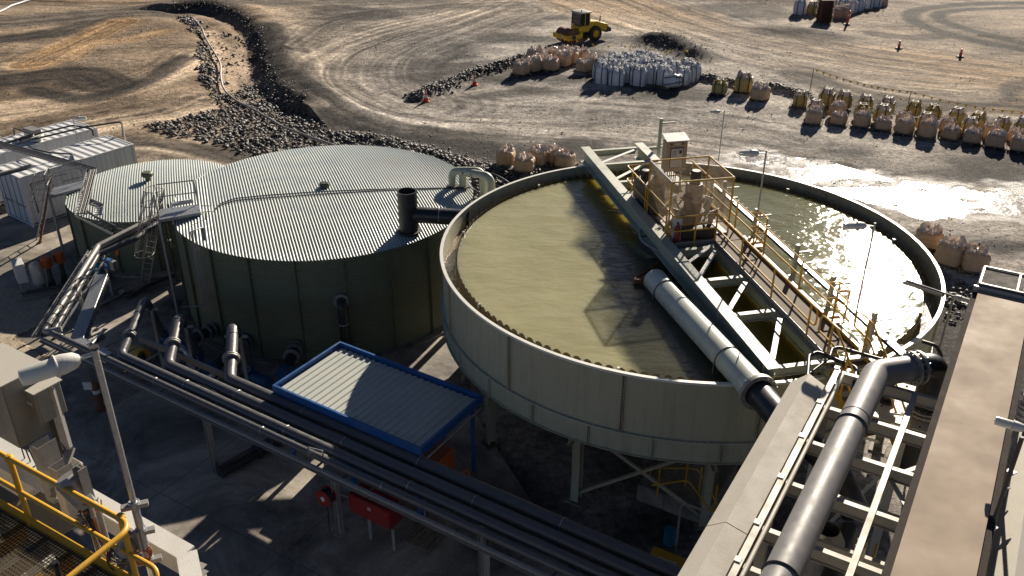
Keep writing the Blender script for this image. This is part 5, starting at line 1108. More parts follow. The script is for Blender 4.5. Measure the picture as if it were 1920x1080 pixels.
MB().lathe([(0,1.15),(.1,1.12),(.13,1.02),(.13,.55),(.17,.5),(.17,.45),(.11,.42),(.11,.08),(.2,.06),(.2,0)],q,22).build('barrel',M['rust'],t,angle=35); MB().lathe([(.135,.72),(.135,.86)],q,22).build('white_band',M['white'],t); MB().cyl(q+V((-.25,-.05,.9)),q+V((.25,.05,.9)),.06,12).build('outlet',M['rust'],t); MB().box(q+V((-.2,-.1,1.05)),(.3,.02,.3)).build('sign_plate',M['white'],t)
t=thing('black_pipe','fat black pipe lying across the concrete in the dark behind the rack','pipe',P(410,890,0)); MB().cyl(P(412,886,.2),P(560,800,.2),.2,20).build('pipe',M['black'],t); MB().lathe([(.2,0),(.27,0),(.27,.05),(.2,.05)],P(480,848,.2),20,axis=(P(560,800,.2)-P(412,886,.2))).build('collar',M['dark'],t)
for i,(px,py) in enumerate(((342,770),(420,790))):
    pass
t=thing('yellow_guard','yellow coupling guard on the floor between the riser pipes','guard',P(256,655,0)); MB().lathe([(0.3,0),(.3,.6)],P(250,660,.2),14,axis=E1,a0=0,a1=360).build('shell',M['yellow'],t); MB().box(P(252,668,.08),(.7,.4,.14),31).build('base',M['dark'],t)
t=thing('round_duct','pale curved duct hood beside the middle riser pipe','duct',P(345,700,0)); q=P(352,712,0); MB().tube(bend([q-E1*.35,q-E1*.35+V((0,0,1.35)),q+E1*.35+V((0,0,1.35)),q+E1*.35],.3,6),.13,10).build('duct',M['galv'],t); MB().box(q+V((0,0,.05)),(1.0,.4,.1),31).build('base',M['dark'],t)
t=thing('galvanised_stub','short pale pipe stub pointing up behind the last riser pipe','pipe',P(385,712,0)); MB().cyl(P(375,716,1.4),P(400,703,1.7),.09,14).build('pipe',M['galv'],t); q=P(384,720,0); MB().bar(V((q.x,q.y,0)),V((P(380,714,1.4).x,P(380,714,1.4).y,1.4)),.07,.07).build('stand',M['galvd'],t)
# ---------------- right-hand pipe gantry ----------------
G=az(31);GN=az(121);G0=P(1400,1027,6.3)
def Q2(s,n,z): q=G0+G*s+GN*n; return V((q.x,q.y,z))
def gs(px,py,z): d=P(px,py,z)-G0; return d.dot(G),d.dot(GN)
def gantry():
    t=thing('pipe_gantry','cream steel gantry frame with round kick pipe, carrying the fat grey pipe beside the tank','gantry',Q2(0,0,0))
    MB().chan(Q2(-6,-.06,6.24),Q2(6.9,-.06,6.24),.13,.22,.012,1).build('left_chord',M['cream'],t)
    MB().cyl(Q2(-6,.16,6.33),Q2(6.75,.16,6.33),.045,14).build('kick_pipe',M['greyp'] if 0 else M['cream'],t)
    MB().ibeam(Q2(-6,1.79,6.22),Q2(6.9,1.79,6.22),.12,.2,.012,.016).build('right_chord',M['cream'],t)
    ss=[gs(*a,6.3)[0] for a in((1718,734),(1694,803),(1671,873),(1640,956),(1604,1050))]
    ss=[s-.02 for s in ss]+[ss[-1]-1.15,ss[-1]-2.3,ss[-1]-3.45]
    for s in ss:
        MB().ibeam(Q2(s,.02,6.12),Q2(s,2.9,6.12),.12,.3,.012,.016).build('cross_beam',M['cream'],t)
        MB().box(Q2(s,-.03,6.36),(.12,.14,.02),31).build('clip_plate',M['white'],t)
    for a,b in zip(ss[2::2],ss[3::2]): MB().bar(Q2(a,1.85,6.0),Q2(b,2.85,6.0),.1,.03).build('diagonal',M['cream'],t)
    MB().bar(Q2(ss[1],2.85,6.0),Q2(ss[2],1.85,6.0),.1,.03).build('diagonal',M['cream'],t)
    for n in(.6,2.9): MB().ibeam(Q2(-6,n,5.0),Q2(6.5,n,5.0),.14,.28).build('lower_chord',M['cream'],t)
    for s in ss: MB().bar(Q2(s,.6,5.0),Q2(s,2.9,5.0),.1,.2).build('lower_cross_beam',M['cream'],t)
    for s in(5.9,1.2,-3.5):
        for n in(-.0,1.79): MB().ibeam(Q2(s+.25,n+.0,0),Q2(s+.25,n,6.1),.2,.2,up=tuple(G)).build('column',M['cream'],t)
    for s in(5.9,1.2): MB().bar(Q2(s+.25,.05,1.0),Q2(s+.25,1.7,4.6),.08,.08).build('bracing',M['cream'],t)
    t=thing('box_cover','long cream folded box cover with two facets and a joint, nearest edge of the gantry','cover',Q2(0,-.8,6))
    cs_=paint('matt_cream_sheet',(.46,.43,.37),.65,spec=.25,dirt=(.30,.26,.2),dirt_amt=.4,scale=1.3); sf=gs(1505,712,6.3)[0]; n0=gs(1270,1080,6.15)[1]; nr=gs(1361,979,6.42)[1]; m=MB(); c0=cream=None
    prof=[(n0,5.2),(n0,6.15),(nr,6.42),(-.10,6.32),(-.10,5.2)]
    s0,s1,sj=-6.0,sf,gs(1361,979,6.42)[0]
    for a,b in((s0,sj-.012),(sj+.012,s1)):
        m=MB(); k=len(prof); vs=[Q2(a,n,z) for n,z in prof]
        if b==s1: vs+=[Q2(b+(0,0,.16,.0,0)[i],n+(0,.0,0,-.0,0)[i],z) for i,(n,z) in enumerate(prof)]
        else: vs+=[Q2(b,n,z) for n,z in prof]
        m.add(vs,[tuple(range(k))[::-1],tuple(range(k,2*k))]+[(i,(i+1)%k,(i+1)%k+k,i+k) for i in range(k)]); m.build('cover_sheet',cs_,t,smooth=False)
    MB().bar(Q2(s0,n0+.4,5.2),Q2(s1,n0+.4,5.2),.5,.3).build('support_beam',M['dark'],t)
    # big grey pipe
    R0=.315; z=6.29+R0
    t=thing('gantry_pipe','fat grey polyethylene pipe lying on the gantry, bending to a bolted flange and vertical drop','pipe',P(1577,840,z))
    a=P(1577,840,z); b=P(1468.5,1071,z); d=(a-b).normalized(); st=b-d*4
    e1=P(1640,699,z+.0); e2=P(1756,684,z); low=V((e2.x,e2.y,5.25))
    path=bend([st,a+d*((e1-a).dot(d)),e2,low],.55,10)
    c=a+d*((e1-a).dot(d)); h=(e2-c).normalized(); 
    half=c.lerp(e2,.62)
    MB().tube(bend([st,c,half],.42,3),R0,36).build('pipe',M['greyp'],t,angle=50)
    MB().tube(bend([half,e2+V((0,0,0)),low],.42,12),R0,36).build('drop_pipe',M['black'],t,angle=50)
    for q,dd in((a+d*.85,d),(b-d*.15,d)): MB().torus(q,R0+.012,.022,40,8,axis=dd).build('joint_ring',M['dark'],t)
    for q in(a+d*1.18,): MB().torus(q,R0+.002,.008,36,6,axis=d).build('weld_bead',M['dark'],t)
    for k in(-.0,.17): MB().lathe([(R0,-.03),(R0+.10,-.03),(R0+.10,.03),(R0,.03)],half+h*k-h*.05,40,axis=h).build('flange',M['galvd'],t,angle=30)
    s1_=h.cross(V((0,0,1))).normalized(); s2_=s1_.cross(h)
    for k in range(16): an=2*PI*k/16; o=s1_*math.cos(an)*.375+s2_*math.sin(an)*.375; MB().cyl(half-h*.12+o,half+h*.2+o,.017,6).build('bolt',M['galv'],t)
    MB().lathe([(R0,0),(R0+.11,0),(R0+.11,.05),(R0,.05)],low+V((0,0,.1)),40).build('flange',M['galvd'],t,angle=30)
    MB().lathe([(R0,0),(R0+.11,0),(R0+.11,.05),(R0,.05)],low-V((0,0,.02)),40).build('flange',M['cream'],t,angle=30)
    for k in range(16): an=2*PI*k/16; o=V((math.cos(an),math.sin(an),0))*.375; MB().cyl(low+o-V((0,0,.08)),low+o+V((0,0,.2)),.015,6).build('bolt',M['galv'],t)
    MB().cyl(low-V((0,0,1.8)),low,R0*.98,28).build('lower_pipe',M['dark'],t)
    # valve deck
    t=thing('valve_deck','pale bolted deck plate with valve and small bellows at the far end of the gantry','deck',P(1690,760,5.15)); c=P(1700,760,5.15)
    MB().box(c,(2.2,1.9,.06),31).build('deck_plate',M['cream'],t,bevel=.01)
    q=P(1662,752,5.2); MB().lathe([(.19,0),(.19,.06),(.11,.08),(.13,.12),(.11,.16),(.13,.2),(.11,.24),(.13,.28),(.11,.32),(.11,.62),(0,.62)],q,26).build('bellows',M['black'],t,angle=30)
    rng=random.Random(3)
    for k in range(16): MB().lathe([(0,.05),(.03,.05),(.03,.02)],c+G*rng.uniform(-.85,.85)+GN*rng.uniform(-.9,.7),6).build('bolt_head',M['rust'],t)
    MB().tube(bend([P(1668,775,5.3),P(1690,778,5.3),P(1702,776,5.3)],.1),.025,8).build('drain_pipe',M['rim'],t)
    # second smaller pipe below
    t=thing('lower_pipe','dark pipe with ribbed collar running under the gantry beams','pipe',Q2(0,1.2,4.4)); MB().cyl(Q2(-5,1.35,4.5),Q2(3.6,1.35,4.5),.2,22).build('pipe',M['black'],t); 
    for s in(-2,.4,2.6): MB().torus(Q2(s,1.35,4.5),.205,.02,26,6,axis=G).build('collar',M['galvd'],t)
    t=thing('duct_casing','tall dull grey tapered casing below the gantry between its beams','casing',Q2(.6,.7,0)); MB().lathe([(.75,.2),(.75,4.0),(.25,5.0)],Q2(2.8,1.0,0),28).build('shell',M['galvd'],t)
    t=thing('slim_pipe','slim pale pipe running under the covered conveyor, parallel to the gantry','pipe',Q2(0,2.4,6)); MB().cyl(Q2(-5,2.42,5.95),Q2(4.8,2.42,5.95),.055,12).build('pipe',M['galvd'],t); MB().cyl(Q2(-5,2.42,5.95),Q2(.2,2.42,5.95),.062,12).build('sleeve',M['cream'],t)
    t=thing('yellow_platform','yellow edged maintenance platform low beneath the gantry','platform',Q2(3,2.6,0)); MB().box(Q2(2.6,2.5,3.2),(1.2,2.4,.05),31).build('deck',M['grate'],t,smooth=False)
    for n in(1.95,3.05): MB().bar(Q2(1.4,n,3.25),Q2(3.8,n,3.25),.04,.16).build('toe_board',M['yellow'],t)
    for s in(1.45,2.6,3.75):
        MB().cyl(Q2(s,1.95,3.2),Q2(s,1.95,4.2),.025,8).build('post',M['yellow'],t)
    for z_ in(3.7,4.2): MB().cyl(Q2(1.4,1.95,z_),Q2(3.8,1.95,z_),.024,8).build('rail',M['yellow'],t)
    for s in(1.5,3.7): MB().bar(Q2(s,2.5,0),Q2(s,2.5,3.15),.12,.12).build('leg',M['cream'],t)
gantry()
def conveyor():
    z=7.1; nL=gs(1669,1080,z)[1]; nR=gs(1831,1080,z)[1]; s1=gs(1832,540,z)[0]-.1
    bm=paint('weathered_beige_belt',(.33,.255,.185),.7,spec=.2,dirt=(.25,.235,.22),dirt_amt=.5,scale=.7,bump=.003,fine=90)
    t=thing('covered_conveyor','broad beige topped conveyor trough running along the right side of the picture','conveyor',Q2(0,(nL+nR)/2,0))
    sp_=paint('dark_side_plate',(.06,.052,.048),.85,spec=.05,dirt=(.10,.08,.06))
    MB().hexa([Q2(s,n,zz) for zz in(z-.05,z) for s,n in((-7,nL),(-7,nR),(s1,nR),(s1,nL))]).build('top_sheet',bm,t,smooth=False)
    for n,k in((nL-.07,1),(nR+.07,-1)): MB().box(Q2((s1-7)/2+.1,n,z-.30),(.14,s1+7+.2,.42),31).build('side_plate',sp_,t,bevel=.004)
    MB().box(Q2(s1+.05,(nL+nR)/2,z-.12),(nR-nL+.28,.08,.42),31).build('end_plate',M['galvd'],t)
    for s in(s1-.6,s1-5,s1-10):
        for n in(nL+.1,nR-.1): MB().bar(Q2(s,n,0),Q2(s,n,z-.4),.18,.18).build('column',M['cream'],t)
    c=Q2(s1+.72,(nL+nR)/2+.05,z-.35); t2=thing('conveyor_hood','dark plated drive hood with pale rims at the far end of the conveyor','hood',c)
    MB().box(c,(nR-nL+.25,1.15,.9),31).build('hood_body',paint('drab_hood',(.11,.10,.09),.8,spec=.1),t2,bevel=.01)
    for n in(nL-.02,(nL+nR)/2+.25,nR+.15): MB().bar(Q2(s1+.15,n,z+.13),Q2(s1+1.3,n,z+.13),.05,.04).build('rim_bar',M['galvd'],t2)
    for s in(s1+.15,s1+1.3): MB().bar(Q2(s,nL-.02,z+.13),Q2(s,nR+.17,z+.13),.05,.04).build('rim_bar',M['galvd'],t2)
    MB().box(Q2(s1+.72,nR-.05,z+.12),(.36,.9,.05),31).build('lid',M['galvd'],t2,bevel=.01)
    for s in(s1+.3,s1+1.2): MB().bar(Q2(s,(nL+nR)/2,0),Q2(s,(nL+nR)/2,z-.8),.2,.2).build('column',M['cream'],t2)
    # beyond the conveyor
    n=nR+.55; t3=thing('box_cover','cream folded box cover right of the conveyor at the picture edge','cover',Q2(0,n,6)); m=MB(); k=5
    prof=[(n-.3,5.2),(n-.3,6.1),(n+.1,6.35),(n+.5,6.15),(n+.5,5.2)]; vs=[Q2(s,a,zz) for s in(-6,gs(1905,805,6.2)[0]) for a,zz in prof]
    m.add(vs,[tuple(range(k))[::-1],tuple(range(k,2*k))]+[(i,(i+1)%k,(i+1)%k+k,i+k) for i in range(k)]); m.build('cover_sheet',M['cream'],t3)
    for s in(-5,2.5): MB().bar(Q2(s,n+.1,0),Q2(s,n+.1,5.2),.2,.2).build('column',M['cream'],t3)
    for i,(px,py,h) in enumerate(((1845,1030,2.6),(1882,925,1.6))):
        q=P(px,py,6.3); t4=thing('lamp_pole',('tall','shorter')[i]+' slim steel lamp pole clamped right of the conveyor','lamp',q); MB().cyl(q-V((0,0,1.2)),q+V((0,0,h)),.035,12).build('pole',M['dark'],t4)
        MB().box(q+V((0,0,.55)),(.16,.16,.03),60).build('clamp_plate',M['galvd'],t4)
        for zz in(.1,-.3): MB().bar(q+V((-.12,-.05,zz)),q+V((.12,.05,zz)),.03,.03).build('clamp',M['dark'],t4)
        MB().cyl(q-V((0,0,1.2)),Q2(gs(px,py,6.3)[0],gs(px,py,6.3)[1]-.3,5.1),.03,8).build('stay',M['dark'],t4)
        if i: bulkhead(t4,q+V((0,0,h)),-GN,.8)
    q=P(1912,800,5.5); t5=thing('white_flange_valve','white ribbed valve assembly at the right edge above the dark gap','valve',q); MB().cyl(q,q+V((0,0,1.3)),.12,18).build('stem',M['white'],t5)
    for zz in(.2,.32,.5,.62,.9): MB().lathe([(.12,0),(.2,0),(.2,.05),(.12,.05)],q+V((0,0,zz)),22).build('rib',M['white'],t5)
    MB().cyl(q-V((0,0,5.4)),q,.1,12).build('pipe',M['dark'],t5)
    t6=thing('steel_grillage','cream steel frame with a thin yellow conduit at the lower right edge','frame',Q2(1,nR+1.9,6))
    for s in(.0,1.1,2.2,3.3): MB().bar(Q2(s-1,nR+1.3,6.0),Q2(s-1,nR+3.2,6.0),.12,.18).build('beam',M['cream'],t6)
    MB().bar(Q2(-4,nR+1.3,6.05),Q2(3,nR+1.3,6.05),.12,.18).build('beam',M['cream'],t6); MB().cyl(Q2(-3,nR+1.9,6.2),Q2(2,nR+1.9,6.2),.02,8).build('conduit',M['yellow'],t6)
    for s in(-3,2): MB().bar(Q2(s,nR+1.3,0),Q2(s,nR+1.3,5.9),.16,.16).build('column',M['cream'],t6)
conveyor()
def striplight():
    b=P(1757,690,3.6); t=thing('strip_light','slim double strip light on a pole reaching over the tank rim at right','lamp',b); 
    top=P(1788,556,6.25); h=top.z-b.z; b=V((top.x,top.y,0.2))
    MB().cyl(V((top.x,top.y,.0)),top,.035,12).build('pole',M['galvd'],t)
    e=P(1718,530,6.3); d=(e-top); d.z=0; d=d.normalized(); L=1.1; a=top+V((0,0,.02))
    MB().cyl(top,a+d*1.35,.03,10).build('arm',M['dark'],t); MB().bar(a+d*.25-V((0,0,.08)),a+d*1.4-V((0,0,.08)),.14,.08).build('fitting',M['galvd'],t,bevel=.01)
    for k in(-.045,.045):
        s=V((d.y,-d.x,0))*k; MB().cyl(a+d*.28+s-V((0,0,.03)),a+d*1.38+s-V((0,0,.03)),.022,10).build('tube',M['white'],t)
    bulkhead(t,top,-d,.7)
striplight()
t=thing('bent_pipe_hoops','glossy black bent pipe hoops beside the foot of the yellow stair','pipe hoops',P(1560,680,6))
for i,pp in enumerate(([(1512,735),(1517,668),(1532,660),(1606,690),(1600,735)],[(1556,668),(1560,655),(1572,651),(1660,676),(1662,690)],[(1518,700),(1560,668),(1612,700)])):
    MB().tube(bend([P(*a,6.1+.15*(i==1)) for a in pp],.15,6),(.055,.045,.03)[i],12).build('hoop',M['black'],t)
t=thing('bent_black_pipe','short black bent pipe end poking out beside the tank rim, above the grey elbow','pipe',P(1750,645,5.8)); MB().tube(bend([P(1729,640,5.9),P(1755,648,5.9),P(1765,665,5.7),P(1762,690,5.2)],.2,6),.05,12).build('pipe',M['black'],t)
# yard below the gantry
def undertank():
    t=thing('yellow_stair_rail','yellow handrails on the dim stair landing beneath the round tank','handrail',P(1260,930,0))
    b=P(1250,925,.6); MB().box(P(1290,900,.3),(2.2,2.6,.6),31).build('landing',M['conc'],t)
    for pts in([(1218,892),(1222,878),(1290,878),(1310,882),(1345,945)],[(1222,910),(1290,900),(1338,965)]):
        MB().tube(bend([P(*a,1.3) for a in pts],.2,5),.026,8).build('rail',M['yellow'],t)
    for px,py in((1232,930),(1284,915),(1310,925),(1338,960)): q=P(px,py,.5); MB().cyl(q,q+V((0,0,1)),.028,8).build('post',M['yellow'],t)
    t=thing('blue_drum','small bright blue drum in the shade below the tank','drum',P(1255,1012,0)); MB().lathe([(0,.5),(.17,.5),(.18,.46),(.18,.02),(0,0)],P(1255,1018,0),22).build('drum_body',paint('drum_blue',(.01,.16,.24),.4),t,angle=40)
    t=thing('yellow_chest','low yellow chest with a silver pipe on it, beside the rack end','chest',P(1245,1050,0)); MB().box(P(1250,1062,.4),(1.0,.6,.5),31).build('body',M['yellow'],t,bevel=.02); MB().cyl(P(1232,1050,.78),P(1268,1062,.78),.09,12).build('pipe',M['galv'],t)
    t=thing('hoop_rail','thin grey hoop rail standing in the dark yard near the gantry','rail',P(1265,1020,0)); q=P(1265,1045,0); MB().tube(bend([q,q+V((0,0,2.0)),q+GN*1.5+V((0,0,2.0)),q+GN*1.5],.25,6),.035,10).build('rail',M['galvd'],t)
    t=thing('small_pallet','small dark timber pallet on the floor beyond the red cabinet','pallet',P(810,1003,0)); 
    for k in range(5): MB().bar(P(800,985,.12)+N1*0+E1*(.18*k-.1),P(800,985,.12)+E1*(.18*k-.1)-N1*.8,.1,.02).build('slat',M['wood'],t)
    for k in(0,.72): MB().bar(P(800,985,.05)-N1*.4*0+E1*(k-.1),P(800,985,.05)+E1*(k-.1)-N1*.8,.08,.09).build('bearer',M['woodb'],t)
    q=P(915,1100,0); t=thing('rack_sign_post','rack post with a small red and white sign near the bottom of the picture','post',q); s,_=sn(q); q=K(s,.0,0); q=K(sn(P(915,1040,1.9))[0],-.0,0)
    MB().bar(q,q+V((0,0,2.05)),.15,.15).build('post',M['galvd'],t); MB().lathe([(0,0),(.1,0),(.1,.01),(0,.01)],q-N1*.1+V((0,0,1.1)),20,axis=N1).build('sign_disc',M['red'],t); MB().box(q-N1*.105+V((0,0,1.1)),(.1,.012,.05),31).build('sign_panel',M['white'],t)
undertank()
# ---------------- near platform at lower left ----------------
def nearplat():
    z=10.8; zt=z+1.0
    a=P(-120,785,zt); b=P(250,986,zt); d=(b-a).normalized(); s=V((d.y,-d.x,0))
    if s.y>0: s=-s
    t=thing('access_platform','steel grating platform with yellow handrails in the near bottom left corner','platform',V((b.x,b.y,0)))
    A=V((a.x,a.y,0));Bq=V((b.x,b.y,0))
    ggm=grate_mat('open_bar_grating',(.085,.065,.04),.045,.22,math.atan2(d.x,d.y)); 
    MB().hexa([q+V((0,0,zz)) for zz in(z-.03,z) for q in(A,A+s*3.2,Bq+s*3.2,Bq)]).build('grating',ggm,t,smooth=False)
    for k in range(9): q=A.lerp(Bq,k/8); MB().bar(q+V((0,0,z-.14)),q+s*3.2+V((0,0,z-.14)),.08,.2).build('joist',M['yellow' if k%2 else 'galvd'],t)
    MB().bar(A+V((0,0,z+.05)),Bq+V((0,0,z+.05)),.015,.18).build('toe_board',M['yellow'],t); MB().bar(A+V((0,0,z-.15)),Bq+V((0,0,z-.15)),.1,.22).build('edge_beam',M['cream'],t)
    end=P(120,1090,zt); ed=(end-b).normalized()
    MB().tube(bend([a,b,b+ed*2.6],.22,8),.032,12).build('top_rail',M['yellow'],t); m_=V((0,0,.5)); MB().tube([a-m_,b-m_-d*.05],.028,10).build('mid_rail',M['yellow'],t)
    MB().tube(bend([b-m_-d*.05,b-m_+d*.28+ed*0,b-m_+d*.3-V((0,0,.3))+ed*.3,b-m_+ed*1.6-V((0,0,.3))],.18,6),.03,10).build('end_loop',M['yellow'],t)
    for px,py in((17,859),(226,970)): q=P(px,py,zt); MB().cyl(V((q.x,q.y,z-.1)),q,.034,12).build('post',M['yellow'],t); MB().lathe([(.02,-.03),(.05,-.02),(.055,.01),(.03,.045),(0,.05)],q,14).build('ball_joint',M['yellow'],t)
    for k in(0,1):
        for w in(.3,2.9): q=A.lerp(Bq,.25+.6*k)+s*w; MB().bar(V((q.x,q.y,0)),V((q.x,q.y,z-.2)),.25,.25).build('column',M['cream'],t)
    t=thing('edge_girder','white steel girder with cut corner running along the outside of the near platform','girder',P(250,990,10.5))
    zg=10.55; p0=P(120,905,zg); p1=P(350,1037,zg); p2=P(366,1120,zg); dd=(p1-p0).normalized(); 
    MB().bar(p0-dd*2,p1,.24,.03).build('top_flange',M['white'],t); MB().bar(p0-dd*2-V((0,0,.24))+V((dd.y,-dd.x,0)).normalized()*(-.0),p1-V((0,0,.24)),.03,.44).build('web',M['cream'],t); MB().bar(p1,p2,.24,.028).build('top_flange',M['white'],t); MB().bar(p1-V((0,0,.24)),p2-V((0,0,.24)),.028,.44).build('web',M['cream'],t)
    MB().chan(P(352,1085,10.3),P(378,1060,10.3),.1,.12,.01).build('end_cleat',M['galvd'],t)
    MB().bar(V((p1.x,p1.y,0)),p1-V((0,0,.46)),.25,.25).build('column',M['cream'],t)
    # lamp
    base=P(285,1075,z); top=V((base.x,base.y,0)); h=13.79-z
    t=thing('lamp_pole','big near grey lamp pole with long bulkhead lamp, rising beside the near platform','lamp',base); top=base+V((0,0,h))
    MB().tube([base-V((0,0,.5)),base+V((0,0,1.05)),base+V((0,0,1.06)),top],[.042,.042,.031,.031],16).build('pole',M['galv'],t); MB().cyl(top,top+V((0,0,.03)),.045,12).build('pole_cap',M['dark'],t)
    q0=top-V((0,0,.05)); q1=P(150,672,13.70); dl=(P(40,712,13.66)-q1); dl.z=-.02; L=dl.length/.42; 
    MB().cyl(q0,q1,.02,12).build('arm',M['galv'],t); bulkhead(t,q1,dl,L*.64)
    for zz,r in((1.0,.09),(.62,.1),(.2,.09)):
        q=base+V((0,0,zz)); MB().bar(q-V((.13,.05,.0)),q+V((.13,.05,.0)),.07,.05).build('clamp',M['galvd'],t); MB().torus(q+V((0,0,.05)),.05,.012,14,6).build('u_bolt',M['galv'],t)
    q=base+V((-.1,-.02,.55)); MB().box(q,(.22,.03,.26),30).build('mounting_plate',M['galvd'],t); t2=thing('coiled_cable','orange red coiled cable hanging on the near lamp pole','cable',q)
    m=MB(); 
    for k in range(3): m.torus(base+V((-.02,-.06-.01*k,.36-.02*k)),.10-.01*k,.009,26,6,axis=(.5,-1,.4))
    m.build('coil',M['orange'],t2); t3=thing('junction_box','grey round junction box beside the near lamp pole','junction box',q); MB().lathe([(0,-.1),(.09,-.1),(.1,-.06),(.1,.08),(.06,.1),(0,.1)],base+V((-.2,-.05,.45)),18,axis=(.6,-.6,.2)).build('body',M['galvd'],t3)
    # column with hood and cables
    hp=P(148,876,12.0); t=thing('instrument_post','dull steel H post with tapered grey hood and tangled cables, near rail','post',hp)
    MB().ibeam(V((hp.x,hp.y,z-.3)),hp,.11,.11,.008,.01,up=tuple(d)).build('post',M['galvd'],t); c=P(122,893,11.86); e=P(158,938,11.55); MB().lathe([(.0,0),(.12,.0),(.15,.06),(.11,.42),(.05,.44)],c,8,axis=(e-c)).build('hood',M['galvd'],t,angle=20)
    rng=random.Random(4); o=P(165,948,11.5)
    for k in range(16):
        pts=[o+V((rng.uniform(-.12,.12),rng.uniform(-.1,.1),rng.uniform(-.1,.1))) for _ in range(5)]; pts.append(o+V((.1,-.1,-.5-.02*k)))
        MB().tube(bend(pts,.08,4),.007,6).build('cable',M[('black','galvd','orange','dark')[k%4]],t)
    c=P(222,1045,11.0)
    m=MB()
    for k in range(9): m.torus(c+V((rng.uniform(-.03,.03),rng.uniform(-.03,.03),rng.uniform(-.06,.06))),.10+.02*rng.random(),.008,22,6,axis=(rng.uniform(-.5,.5),-1,rng.uniform(-.3,.5)))
    t=thing('cable_bundle','loose bundle of black cable coils tied below the near rail end','cables',c); m.build('coils',M['black'],t)
    t=thing('conduit_hook','pale conduit with curved top standing behind the near top rail','conduit',P(182,935,11.6)); q=P(182,945,11.6); MB().tube(bend([V((q.x,q.y,10.4)),q,q+V((-.08,.0,.03)),q+V((-.08,0,-.2))],.05),.025,10).build('conduit',M['galvd'],t)
    # cabinets
    cbm=paint('cabinet_grey',(.21,.205,.165),.4,dirt=(.14,.10,.07),dirt_amt=.35,bump=.002)
    def cab(lab,pt,zt_,size,ang,plate=True):
        q=P(*pt,zt_); t=thing('electrical_cabinet',lab,'cabinet',q); e=az(ang); r=V((e.y,-e.x,0)); w,dp,h=size; c=q+e*dp/2-r*w/2-V((0,0,h/2))
        MB().box(c,(w,dp,h),ang).build('body',cbm,t,bevel=.006); MB().box(c-e*(dp/2+.012),(w-.0,.02,h-.0),ang).build('door',cbm,t,bevel=.005)
        MB().box(c+V((0,0,h/2+.008)),(w+.05,dp+.06,.016),ang).build('rain_top',M['cream'],t)
        if plate:
            MB().box(c-e*(dp/2+.026)+V((0,0,h*.12)),(w*.4,.006,h*.08),ang).build('name_plate',M['white'],t); MB().cyl(c-e*(dp/2+.02)-r*w*.3,c-e*(dp/2+.035)-r*w*.3,.014,10).build('lock',M['dark'],t)
        for k in range(6): a_=c+r*(w*(.1*k-.2))-V((0,0,h/2)); MB().tube([a_,a_-V((0,0,.35)),a_-V((0,0,.7))+r*.05*(k%3)],.010,6).build('cable_tail',M['black'],t)
        return c,e,r
    c,e,r=cab('smaller grey electrical cabinet with name plate, right one above the near rail',(65,739),11.95,(.31,.34,.47),32)
    t=thing('cabinet_post','bent galvanised angle post behind the smaller grey cabinet','post',P(100,725,11.9)); q=P(100,722,11.95); MB().chan(V((q.x,q.y,10.95)),q,.1,.08,.006,1,up=(0,1,0)).build('post',M['galvd'],t); MB().bar(V((q.x,q.y,10.95)),P(100,935,10.6),.09,.05).build('foot_brace',M['galvd'],t)
    cab('bigger grey electrical cabinet at the left edge above the near rail',(3,724),12.15,(.9,.55,.95),32,False)
    t=thing('cable_duct','dark folded sheet metal cable duct dropping below the grey cabinets','duct',P(80,850,11.3))
    for px,py,w,hh in((62,838,.26,.9),(98,880,.2,.8)):
        q=P(px,py,11.35); MB().chan(q-V((0,0,hh)),q,w,.16,.006,1,up=tuple(d)).build('duct_sheet',M['galvd'],t)
    t=thing('drive_motor','pale machine casing seen beyond the near platform behind the rails','casing',P(20,960,9)); q=P(40,950,9.5); MB().box(q,(1.0,1.6,1.0),32).build('casing',paint('drab_casing',(.13,.11,.08)),t,bevel=.05)
    MB().bar(V((q.x,q.y,0)),q-V((0,0,.45)),.3,.3).build('column',M['cream'],t)
    t=thing('rail_knob','small black knob standing on the near grating at the picture bottom','knob',P(108,1072,11)); q=P(110,1078,z); MB().lathe([(0,.2),(.04,.2),(.045,.15),(.03,.12),(.03,0)],q,16).build('knob_body',M['black'],t)
nearplat()
# ---------------- bulk bags ----------------
def bagshape(w,h,seed,slump=.0,crease=False,nu=32,nv=12):
    rg=random.Random(seed); ph=[rg.uniform(0,6.28) for _ in range(6)]; vs=[]
    for i in range(nu):
        t=2*PI*i/nu; c,s=math.cos(t),math.sin(t); n=5.0
        sq=(abs(c)**n+abs(s)**n)**(-1/n)
        for j in range(nv):
            v=j/(nv-1); z=h*v
            r=w/2*sq*(.96+.05*math.sin(PI*min(1,v*1.05)))
            if crease: r*=1-.08*math.exp(-((v-.5)/.07)**2)-.03*math.exp(-((v-.85)/.1)**2)
            r*=1+.022*math.sin(3*t+ph[0]+4*v)+.02*math.sin(7*t+ph[1]-5*v)+slump*.05*math.sin(t+ph[2])
            if v>.86: r*=1-.22*((v-.86)/.14)**1.6
            if v<.06: r*=.96
            z+=h*.03*math.sin(2*t+ph[3])*v*(1+slump)
            vs.append(V((c*r,s*r,z)))
    return vs,nu,nv
